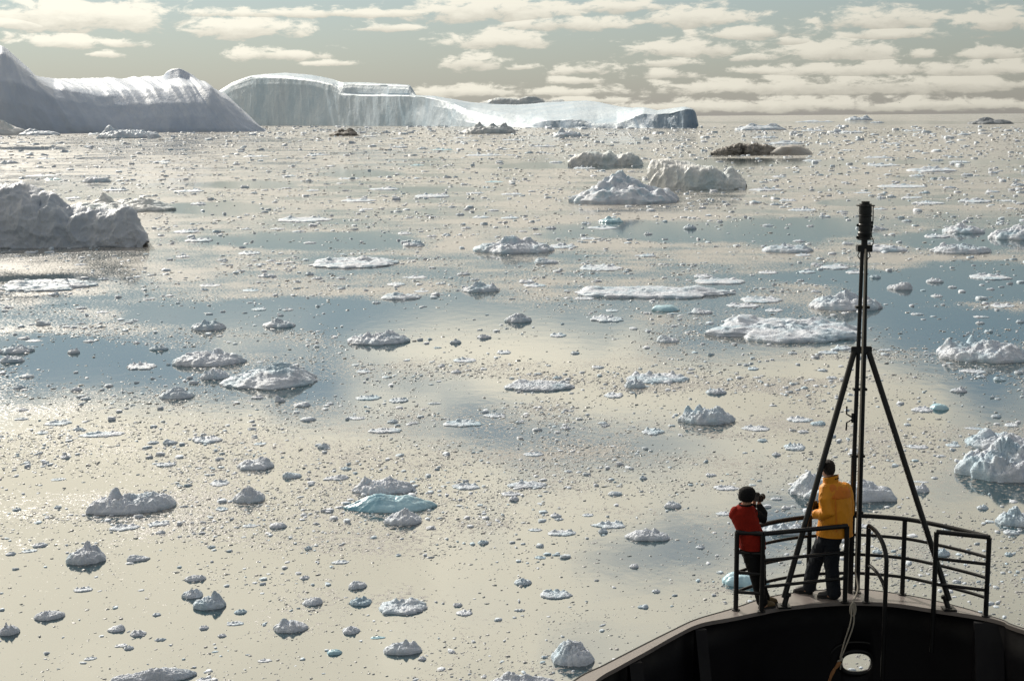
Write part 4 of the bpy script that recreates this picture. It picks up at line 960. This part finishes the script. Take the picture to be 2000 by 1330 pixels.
# lantern pair on the masthead
lb = Vector((mb.x, mb.y, zt)); Z1 = Vector((0, 0, 1))
lam = solid('mast_lantern', lathe_data(lb+Z1*.06, Z1, [(0, .03), (.0, .088), (.012, .088), (.02, .078), (.05, .078), (.06, .085), (.09, .085), (.10, .076), (.14, .08), (.17, .076), (.175, .083), (.19, .083), (.2, .074), (.24, .078), (.28, .074), (.29, .083), (.305, .083), (.31, .076), (.35, .08), (.41, .076), (.415, .112), (.43, .112), (.432, .075), (.445, .075), (.446, .05), (.475, .05), (.476, .0)], 28), 'black_paint', mast)
solid('junction_box', box_data(lb+Vector((0, 0, -.045)), .185, .12, .085, bev=.008), 'black_paint', lam)
solid('lantern_stem', tube_data([lb+Vector((0, 0, -.1)), lb+Vector((0, 0, .075))], .04, 12), 'black_paint', lam)
solid('lantern_cable', tube_data(spline([lb+Vector(q) for q in ((.095, 0, .47), (.095, -.01, .3), (.085, 0, .12), (.11, 0, .04), (.09, 0, -.03), (.05, 0, -.02))], 30), .007, 6), 'black_paint', lam)
for sx, zz in ((-1, .24), (1, .27), (1, .22), (-1, .09)):
    solid('hinge_lug', box_data(lb+Vector((sx*.088, 0, zz)), .03, .03, .035, bev=.005), 'black_paint', lam)
for sx in (-1, 1):
    solid('cable_loop', tube_data(spline([lb+Vector(q) for q in ((sx*.055, 0, -.08), (sx*.075, 0, -.14), (sx*.04, 0, -.19), (sx*.03, 0, -.26))], 14), .007, 6), 'black_paint', lam)

# halyard rope down the mast, coiled at its foot and led below
rp = []
fy = mb.y-.06
rp += [Vector((mb.x+.002, fy, z)) for z in np.linspace(zt-.05, ZD+.35, 24)]
k0 = at(1665, 1178, fy-.42)
rp += spline([Vector((mb.x, fy, ZD+.3)), Vector((mb.x-.01, fy-.2, ZD+.14)), k0], 8)
k1 = at(1641, 1283, fy-.50)
strand = spline([k0, at(1661, 1215, fy-.47), at(1650, 1250, fy-.49), k1], 16)
loop = []
for k in range(49):
    t = 2*math.pi*k/16; loop.append(k0+Vector((.034*math.sin(t)+.004*k/16, -.004*k/16, -.075+.085*math.cos(t))))
knot = [k1+Vector((.025*math.sin(t*.8), .012*math.cos(t), -.01*t)) for t in np.linspace(0, 9, 30)]
tail = spline([k1, k1+Vector((.012, 0, -.09)), k1+Vector((.005, 0, -.16))], 8)
rope = empty('rope', k0)
solid('line', join(tube_data(rp, .0115, 8), tube_data(strand, .009, 8), tube_data([p+Vector((.035*math.sin(math.pi*i/15)+.012, 0, 0)) for i, p in enumerate(strand)], .009, 8)), 'rope_fibre', rope)
solid('coil', tube_data(loop, .009, 8), 'rope_fibre', rope)
solid('knot', join(tube_data(knot, .011, 8), tube_data(tail, .007, 6)), 'rope_fibre', rope)
sp_ = spline([k1+Vector((0, 0, -.06)), at(1628, 1310, fy-.5), at(1616, 1340, fy-.52), at(1608, 1372, fy-.55)], 14)
solid('strap', join(tube_data(sp_, [.02+.004*math.sin(i*1.7) for i in range(14)], 10), tube_data([p+Vector((.02*math.sin(i*.9), -.01, 0)) for i, p in enumerate(sp_)], .011, 8)), 'strap_fibre', rope)['label'] = 'brown webbing strap end of the rope'
tag(rope, 'pale halyard rope down the mast, coiled at its foot, ending in brown strap', 'rope')

# ---------------------------------------------------------------- the two people
def ring_loft(secs, sec=20):
    """secs: (centre, half-width vector, half-depth vector)"""
    V, Fc = [], []
    for c, a, b in secs:
        for k in range(sec):
            t = 2*math.pi*k/sec; V.append(Vector(c)+Vector(a)*math.cos(t)+Vector(b)*math.sin(t))
    n = len(secs)
    for i in range(n-1):
        for k in range(sec):
            p, q = i*sec+k, i*sec+(k+1) % sec; Fc.append((p, q, q+sec, p+sec))
    Fc.append(tuple(range(sec))[::-1]); Fc.append(tuple(range((n-1)*sec, n*sec)))
    return V, Fc
def ball(c, r, sx=1, sy=1, sz=1):
    bm = bmesh.new(); bmesh.ops.create_icosphere(bm, subdivisions=3, radius=1)
    V = [Vector(c)+Vector((v.co.x*r*sx, v.co.y*r*sy, v.co.z*r*sz)) for v in bm.verts]; bm.verts.index_update()
    Fc = [tuple(v.index for v in f.verts) for f in bm.faces]; bm.free()
    return V, Fc
def limb(pts, rads, sec=16):
    """round-ended tapering limb"""
    P = [Vector(p) for p in pts]
    d0 = (P[0]-P[1]).normalized(); d1 = (P[-1]-P[-2]).normalized()
    pp = [P[0]+d0*rads[0]*.8, P[0]+d0*rads[0]*.45]+P+[P[-1]+d1*rads[-1]*.45, P[-1]+d1*rads[-1]*.8]
    rr = [rads[0]*.45, rads[0]*.85]+list(rads)+[rads[-1]*.85, rads[-1]*.45]
    return tube_data(pp, rr, sec)
def skin_over(name, datas, mat, parent, voxel=.010, smooth=4, wrinkle=0.0, wscale=(9, 9, 9)):
    """one continuous surface over all the pieces"""
    V, Fc = join(*datas)
    me = mesh(name, V, Fc); o = obj(name, me, M[mat], parent)
    bm = bmesh.new(); bm.from_mesh(me); bmesh.ops.recalc_face_normals(bm, faces=bm.faces[:]); bm.to_mesh(me); bm.free()
    m1 = o.modifiers.new('r', 'REMESH'); m1.mode = 'VOXEL'; m1.voxel_size = voxel
    m2 = o.modifiers.new('s', 'SMOOTH'); m2.iterations = smooth; m2.factor = .5
    dg = bpy.context.evaluated_depsgraph_get()
    nm = bpy.data.meshes.new_from_object(o.evaluated_get(dg)); o.modifiers.clear(); o.data = nm
    if not nm.materials: nm.materials.append(M[mat])
    if wrinkle:
        n = len(nm.vertices); co = np.zeros(n*3, np.float32); no = np.zeros(n*3, np.float32)
        nm.vertices.foreach_get('co', co); nm.vertices.foreach_get('normal', no); co = co.reshape(-1, 3); no = no.reshape(-1, 3)
        w = fbm(co*np.array(wscale), 3, .5, True)
        nm.vertices.foreach_set('co', (co+no*(w*wrinkle)[:, None]).astype(np.float32).ravel()); nm.update()
    nm.polygons.foreach_set('use_smooth', [True]*len(nm.polygons))
    return o
def sec_at(px, py, Y, hw_px, depth, tilt=0.0):
    """elliptical body section centred on a pixel: half width in pixels, half depth in metres"""
    c = at(px, py, Y); hw = hw_px*Y/F
    return (c, Vector((hw, tilt*hw, 0)), Vector((0, depth, 0)))
def hand_data(wrist, tip_dir, palm_n, side, r=.009, curl=1.0):
    """palm, four bent fingers of unequal length and a thumb that leaves the side of the palm"""
    t = tip_dir.normalized(); nrm = (palm_n-t*palm_n.dot(t)).normalized(); w = t.cross(nrm)*side
    out = [limb([wrist-t*.02, wrist+t*.02], [.027, .03]), ring_loft([(wrist+t*.01, w*.030, nrm*.017), (wrist+t*.05, w*.040, nrm*.016), (wrist+t*.085, w*.040, nrm*.013)], 14)]
    for k, ln in enumerate((.068, .078, .072, .056)):
        b = wrist+t*.082+w*(-.030+.020*k)
        j1 = b+t*ln*.42+nrm*ln*.14*curl; j2 = j1+t*ln*.22*(1.3-curl*.6)+nrm*ln*.34*curl; j3 = j2+t*ln*.02+nrm*ln*.28*curl
        out.append(limb([b-t*.02, j1, j2, j3], [r, r*.95, r*.9, r*.8], 10))
    b = wrist+t*.03-w*.034
    out.append(limb([b, b-w*.026+t*.028+nrm*.012, b-w*.026+t*.055+nrm*.026], [r*1.25, r*1.1, r*.9], 10))
    return out
def head_data(c, face, h=.225, up_=Vector((0, 0, 1))):
    """skull, jaw, nose, brow, lips and ears; c is the middle of the head, face where it looks"""
    f = face.normalized(); s = f.cross(up_).normalized(); u = s.cross(f).normalized()
    k = h/.225
    def P(a, b, d): return c+s*a*k+f*b*k+u*d*k
    out = [ring_loft([(P(0, -.010, -.112), s*.028*k, f*.034*k), (P(0, .014, -.104), s*.044*k, f*.056*k), (P(0, .008, -.075), s*.058*k, f*.078*k), (P(0, .0, -.035), s*.068*k, f*.090*k), (P(0, -.006, .01), s*.074*k, f*.097*k),
                      (P(0, -.010, .05), s*.074*k, f*.096*k), (P(0, -.012, .085), s*.060*k, f*.078*k), (P(0, -.012, .106), s*.036*k, f*.046*k), (P(0, -.012, .113), s*.012*k, f*.014*k)], 24)]
    out.append(limb([P(0, .088, .012), P(0, .102, -.018), P(0, .106, -.034)], [.009*k, .013*k, .015*k], 10))
    out.append(limb([P(-.036, .082, .020), P(0, .090, .022), P(.036, .082, .020)], [.010*k, .011*k, .010*k], 10))
    out.append(limb([P(-.022, .080, -.062), P(0, .088, -.060), P(.022, .080, -.062)], [.007*k, .009*k, .007*k], 10))
    out.append(ball(P(0, .070, -.094), .022*k))
    for q in (-1, 1):
        out.append(ring_loft([(P(q*.070, -.012, -.03), f*.010*k, u*.022*k), (P(q*.080, -.016, -.008), f*.019*k, u*.032*k), (P(q*.087, -.020, -.004), f*.017*k, u*.030*k)], 12))
    return out, P
def eyes(P, parent):
    for q in (-1, 1): solid('eye', ball(P(q*.031, .078, .002), .012), 'lens_glass', parent)
def shoe(name, heel, toe, h, w, mat, parent, lift=0.0):
    f = (toe-heel); f.z = 0; L = f.length; f.normalize(); s = Vector((f.y, -f.x, 0)); b = Vector(heel)
    U = Vector((0, 0, 1)); sl = Vector((0, 0, toe.z-heel.z))/max(L, .01)
    def C(a, z): return b+f*a*L+U*z+sl*a*L
    up_ = ring_loft([(C(-.02, .055), s*w*.30, U*.030), (C(.06, .060), s*w*.44, U*.05), (C(.25, .065), s*w*.45, U*.055), (C(.5, .055), s*w*.48, U*.045), (C(.75, .045), s*w*.52, U*.035), (C(.93, .038), s*w*.42, U*.026), (C(1.0, .034), s*w*.22, U*.016)], 16)
    sh = ring_loft([(C(.16, .05), s*w*.44, f*.062), (C(.15, h*.6), s*w*.43, f*.055), (C(.13, h), s*w*.45, f*.058)], 16)
    o = skin_over(name, [up_, sh], mat, parent, .008, 3)
    V = []; 
    pr = [(-.04, .30), (.05, .46), (.25, .44), (.45, .42), (.7, .54), (.9, .46), (1.03, .22)]
    top = [C(a, .026)+s*w*q for a, q in pr]+[C(a, .026)-s*w*q for a, q in pr[::-1]]
    bot = [p-U*.026 for p in top]; n = len(top)
    solid('sole', (top+bot, [tuple(range(n)), tuple(range(n, 2*n))[::-1]]+[(i, (i+1) % n, n+(i+1) % n, n+i) for i in range(n)]), 'sole_rubber', o, False)
    return o
def camera_thing(c, look, label, lens=.10):
    f = look.normalized(); s = f.cross(Vector((0, 0, 1))).normalized(); u = s.cross(f)
    rot = Matrix((s, f, u)).transposed()
    t = empty('photo_camera', c)
    solid('camera_body', join(box_data(c, .145, .06, .085, rot, .012), box_data(c+u*.052+f*.005, .06, .055, .035, rot, .010), box_data(c+s*.062+f*.025, .035, .04, .085, rot, .012)), 'camera_body', t)
    ln = solid('lens', lathe_data(c+f*.028, f, [(0, .036), (.03, .036), (.032, .039), (.06, .039), (.062, .037), (lens-.02, .037), (lens-.018, .041), (lens, .041), (lens, .034), (lens-.01, .030)], 24), 'camera_body', t)
    solid('front_glass', lathe_data(c+f*(.028+lens-.014), f, [(0, .031), (.003, .029), (.006, .018)], 20), 'lens_glass', ln)
    solid('dial', lathe_data(c+u*.042-s*.05, u, [(0, .013), (.012, .013)], 14), 'camera_body', t)
    tag(t, label, 'camera')
    return t

# --- person in the yellow jacket
fR = on(1630, 1167, ZD); YM = fR.y
man = empty('person', (fR.x, fR.y, ZD))
tag(man, 'person in a yellow jacket and dark trousers standing by the mast holding a camera', 'person')
J = lambda px, py, dy=0.0: at(px, py, YM+dy)
hr, hl = J(1626, 1050), J(1609, 1050, .02)
kr, kl = J(1624, 1103, .0), J(1593, 1098, .16)
heelR, toeR = on(1633, 1169, ZD), on(1597, 1165.5, ZD)
heelL, toeL = on(1586, 1158.5, ZD), on(1550, 1155.5, ZD)
ar, al = heelR+Vector((-.05, 0, .10)), heelL+Vector((-.04, 0, .10))
hc = J(1616, 914.5, .02)
face = Vector((-.42, .90, -.12))
hd, PH = head_data(hc, face, .215)
neck = limb([J(1624, 944), J(1619, 928, .0)], [.062, .058])
wr = J(1589, 1003, .0)
shl, shr = J(1610, 956, -.05), J(1652, 953, .0)
ell, elr = J(1618, 1001, -.13), J(1657, 1000, .14)
wrr = J(1612, 999, .38)
camc = J(1592, 988, .10)
body = [neck, ring_loft([sec_at(1628, 945, YM, 14, .08), sec_at(1630, 960, YM, 23, .11), sec_at(1631, 990, YM, 22, .11), sec_at(1629, 1020, YM, 20, .10), sec_at(1620, 1050, YM, 20, .11), sec_at(1618, 1062, YM, 15, .09)]),
        limb([shl, ell, wr], [.055, .045, .032]), limb([shr, elr, wrr], [.055, .045, .032]),
        limb([hr, kr, ar], [.085, .06, .042]), limb([hl, kl, al], [.085, .06, .042]),
        limb([ar, ar+Vector((-.02, 0, -.05)), toeR+Vector((.06, 0, .04))], [.04, .04, .03]), limb([al, al+Vector((-.02, 0, -.05)), toeL+Vector((.06, 0, .04))], [.04, .04, .03])]
body += hd+hand_data(wr, Vector((-.45, .85, .35)), Vector((.3, .2, 1)), 1)+hand_data(wrr, Vector((-.8, -.1, .25)), Vector((.1, -.6, .7)), -1)
bd = skin_over('body', body, 'skin', man, .009, 2)
eyes(PH, bd)
f_ = face.normalized(); s_ = f_.cross(Vector((0, 0, 1))).normalized(); u_ = s_.cross(f_)
skin_over('hair', [ring_loft([(PH(0, -.050, -.075), s_*.046, f_*.045), (PH(0, -.040, -.04), s_*.070, f_*.066), (PH(0, -.026, .0), s_*.081, f_*.082), (PH(0, -.014, .04), s_*.083, f_*.096), (PH(0, -.010, .08), s_*.072, f_*.090), (PH(0, -.010, .108), s_*.045, f_*.058), (PH(0, -.010, .120), s_*.014, f_*.016)], 24)], 'hair', man, .007, 3, .004, (60, 60, 20))
jk = [ring_loft([sec_at(1622, 940, YM, 12, .09), sec_at(1630, 946, YM, 21, .115, .1), sec_at(1632, 954, YM, 27, .135), sec_at(1631, 968, YM, 30, .150), sec_at(1631.5, 990, YM, 32, .158), sec_at(1631.5, 1015, YM, 33, .165), sec_at(1630.5, 1034, YM, 35, .172), sec_at(1630, 1043, YM, 35.5, .175)], 28),
      limb([J(1613, 955, -.03), J(1612, 975, -.11), ell, J(1606, 1005, -.08), J(1594, 1004, -.02)], [.082, .078, .074, .066, .056]),
      limb([J(1650, 953, .02), J(1655, 976, .06), elr, J(1636, 1001, .28), J(1617, 1000, .35)], [.082, .078, .072, .06, .054])]
jacket = skin_over('jacket', jk, 'yellow_shell', man, .009, 2, .013, (7, 7, 3.2))
solid('back_seam', tube_data([J(1631.5+.3*k, 969+7*k, -.160-.0022*k) for k in range(11)], .005, 6), 'orange_shell', jacket)
# shoulder yoke in the darker orange, collar, cuff, snaps
yk = [ring_loft([sec_at(1622, 939.5, YM, 11, .088), sec_at(1630, 945.5, YM, 21.8, .120, .1), sec_at(1632.2, 953.5, YM, 27.8, .141), sec_at(1631.5, 966, YM, 30.6, .155), sec_at(1631.5, 969, YM, 30.7, .156)], 28)]
skin_over('yoke', yk, 'orange_shell', jacket, .010, 3, .007, (6, 6, 4.5))['label'] = 'darker orange shoulder panel'
cv = []
for (px, py, hw, dp, tl) in ((1623, 944, 15, .098, 0), (1622.5, 936, 15.5, .102, 0), (1622.5, 930, 15.5, .104, 0), (1622.5, 930, 13, .088, 0), (1622.5, 938, 12, .082, 0)):
    c_, a_, b_ = sec_at(px, py, YM, hw, dp); a_ = a_+Vector((0, 0, .22*a_.x)); b_ = b_+Vector((0, 0, -.02)); cv.append((c_, a_, b_))
V, Fc = ring_loft(cv, 30); solid('collar', (V, Fc[:-2]), 'yellow_shell', jacket)
solid('collar_lining', join(tube_data([c_+a_*math.cos(t)+b_*math.sin(t) for t in np.linspace(0, 6.2832, 40) for c_, a_, b_ in [cv[3]]], .008, 6)), 'black_cloth', jacket)
for t in (-1.15, -.85, -.55):
    c_, a_, b_ = cv[1]; p = c_+a_*math.cos(t)*1.02+b_*math.sin(t)*1.02
    solid('snap', ball(p, .009), 'black_cloth', jacket)
solid('cuff', tube_data([J(1595, 1004, -.025), J(1590.5, 1003.5, -.005)], [.058, .050], 16), 'orange_shell', jacket)
solid('hem', tube_data([c_+a_*math.cos(t)*1.01+b_*math.sin(t)*1.01 for t in np.linspace(0, 6.2832, 44) for c_, a_, b_ in [sec_at(1630, 1043, YM, 35.4, .175)]], .010, 8), 'yellow_shell', jacket)
tr = [ring_loft([sec_at(1625, 1036, YM, 23, .13), sec_at(1621, 1050, YM, 23.5, .135), sec_at(1619, 1060, YM, 22.5, .12)]),
      limb([J(1622, 1058, -.01), J(1624, 1080, -.01), kr, J(1626, 1130, -.02), ar+Vector((.02, 0, -.02))], [.105, .098, .086, .082, .085]),
      limb([J(1608, 1060, .03), J(1599, 1080, .10), kl, J(1584, 1125, .16), al+Vector((0, 0, -.015))], [.10, .092, .084, .080, .080])]
skin_over('trousers', tr, 'navy_cloth', man, .009, 2, .016, (9, 9, 5))
shoe('shoe', heelR, toeR, .12, .10, 'boot_leather', man)
shoe('shoe', heelL, toeL, .12, .10, 'boot_leather', man)
cm_ = camera_thing(camc, Vector((-.5, .86, -.05)), 'black camera held at the waist by the person in yellow', .09)
solid('camera_strap', tube_data(spline([camc+Vector((.06, 0, .03)), J(1600, 1012, .16), J(1599, 1030, .19), J(1601, 1045, .17)], 20), .010, 8), 'black_cloth', cm_)

# --- person in the red vest
fW = on(1496, 1187, ZD); YW = fW.y+.02
wom = empty('person', (fW.x, fW.y, ZD))
tag(wom, 'person in a red vest and black hat aiming a camera from the left railing', 'person')
K = lambda px, py, dy=0.0: at(px, py, YW+dy)
hc2 = K(1460, 968, .03); face2 = Vector((.72, .68, -.06))
hd2, PW = head_data(hc2, face2, .205)
wheelA, wtoeA = on(1484, 1188.5, ZD), on(1513, 1184.5, ZD)
wheelB, wtoeB = on(1488, 1181, ZD), on(1517, 1177, ZD)
aA, aB = wheelA+Vector((.03, 0, .10)), wheelB+Vector((.03, 0, .10))
hA, hB = K(1463, 1070, -.05), K(1477, 1070, .06)
kA, kB = K(1476, 1122, -.04), K(1484, 1122, .06)
shA, shB = K(1436, 1001, .0), K(1470, 1000, .12)
elB, wrB = K(1494, 1013, .16), K(1483, 986, .22)
elA, wrA = K(1448, 1016, .28), K(1472, 985, .33)
cam2 = K(1478, 972, .21)
body = [limb([K(1456, 994, .03), K(1458, 978, .03)], [.058, .055]),
        ring_loft([sec_at(1453, 996, YW+.03, 13, .08), sec_at(1455, 1008, YW+.03, 20, .10), sec_at(1463, 1035, YW+.02, 18, .095), sec_at(1467, 1055, YW, 19, .10), sec_at(1469, 1072, YW, 18, .10)]),
        limb([shB, elB, wrB], [.05, .04, .03]), limb([shA, elA, wrA], [.05, .04, .03]),
        limb([hA, kA, aA], [.08, .055, .04]), limb([hB, kB, aB], [.08, .055, .04]),
        limb([aA, aA+Vector((.02, 0, -.05)), wtoeA+Vector((-.05, 0, .04))], [.038, .038, .028]), limb([aB, aB+Vector((.02, 0, -.05)), wtoeB+Vector((-.05, 0, .04))], [.038, .038, .028])]
body += hd2+hand_data(wrB, Vector((-.05, .12, 1)), Vector((-.9, .3, .1)), 1)+hand_data(wrA, Vector((.2, -.1, 1)), Vector((.7, -.5, .1)), -1)
bd = skin_over('body', body, 'skin', wom, .009, 2); eyes(PW, bd)
f_ = face2.normalized(); s_ = f_.cross(Vector((0, 0, 1))).normalized(); u_ = s_.cross(f_)
skin_over('beanie', [ring_loft([(PW(0, -.030, -.068), s_*.084, f_*.070), (PW(0, -.026, -.035), s_*.098, f_*.098), (PW(0, -.016, .01), s_*.102, f_*.110), (PW(0, -.010, .05), s_*.100, f_*.112), (PW(0, -.010, .09), s_*.086, f_*.096), (PW(0, -.012, .118), s_*.058, f_*.066), (PW(0, -.012, .130), s_*.02, f_*.022)], 28)], 'black_cloth', wom, .008, 3, .003, (20, 20, 60))
vs = [ring_loft([sec_at(1456, 985, YW+.03, 11, .075), sec_at(1453, 991, YW+.03, 18, .10, .15), sec_at(1451, 1000, YW+.03, 24, .125, .1), sec_at(1454, 1012, YW+.03, 26.5, .145), sec_at(1460, 1028, YW+.02, 25.5, .15), sec_at(1467, 1043, YW+.01, 26, .155), sec_at(1469.5, 1056, YW, 26.5, .16), sec_at(1470, 1069, YW, 25.5, .155)], 28),
      limb([K(1437, 998, .0), K(1434, 1006, .03)], [.062, .066]), limb([K(1466, 996, .07), K(1470, 1003, .08)], [.06, .065])]
vest = skin_over('vest', vs, 'red_fleece', wom, .009, 2, .011, (7, 7, 4))
solid('collar_band', tube_data([c_+a_*math.cos(t)+b_*math.sin(t) for t in np.linspace(0, 6.2832, 40) for c_, a_, b_ in [sec_at(1456, 984.5, YW+.03, 12, .08)]], .012, 8), 'black_cloth', vest)
solid('hem', tube_data([c_+a_*math.cos(t)+b_*math.sin(t) for t in np.linspace(0, 6.2832, 44) for c_, a_, b_ in [sec_at(1470, 1068.5, YW, 25.6, .156)]], .010, 8), 'red_fleece', vest)
skin_over('shirt', [limb([K(1467, 1000, .08), K(1474, 1005, .12), elB+Vector((-.015, 0, 0)), K(1492, 1002, .19), wrB+Vector((0, 0, -.01))], [.072, .070, .060, .05, .040]),
                    limb([K(1440, 1002, .1), elA, wrA+Vector((0, 0, -.01))], [.065, .058, .040]),
                    limb([K(1455, 1000, .05), K(1462, 1030, .03)], [.08, .08])], 'black_cloth', wom, .009, 3, .006, (9, 9, 9))
skin_over('trousers', [ring_loft([sec_at(1469, 1060, YW, 24, .145), sec_at(1470, 1075, YW, 24.5, .15), sec_at(1471.5, 1088, YW, 21, .12)]),
                       limb([K(1466, 1084, -.05), K(1471, 1102, -.05), kA, K(1482, 1148, -.03), aA+Vector((0, 0, -.01))], [.095, .088, .074, .066, .070]),
                       limb([K(1479, 1084, .05), K(1482, 1102, .06), kB, K(1487, 1148, .04), aB+Vector((0, 0, -.01))], [.095, .088, .074, .064, .066])], 'black_cloth', wom, .010, 3, .010, (10, 10, 7))
shoe('boot', wheelA, wtoeA, .13, .095, 'boot_suede', wom)
shoe('boot', wheelB, wtoeB, .13, .095, 'boot_suede', wom)
camera_thing(cam2, face2, 'black camera held up to the eye by the person in red', .10)

# --- a gull far off over the horizon
gp = at(1757, 201, 420)
def wing(sg):
    P = [gp+Vector((sg*a, 0, z)) for a, z in ((0, 0), (.28, .14), (.68, .05))]
    return ring_loft([(P[0], Vector((0, .10, 0)), Vector((0, 0, .035))), (P[1], Vector((0, .09, 0)), Vector((0, 0, .02))), (P[2], Vector((0, .02, 0)), Vector((0, 0, .008)))], 10)
gull = empty('gull', gp)
solid('body', ring_loft([(gp+Vector((0, y, 0)), Vector((r, 0, 0)), Vector((0, 0, r))) for y, r in ((-.28, .02), (-.2, .06), (0, .09), (.15, .06), (.2, .05), (.26, .045), (.32, .01))], 12), 'strap_grey', gull)
for sg in (-1, 1): solid('wing', wing(sg), 'strap_grey', gull)
tag(gull, 'tiny gull flying above the horizon at the right', 'bird')
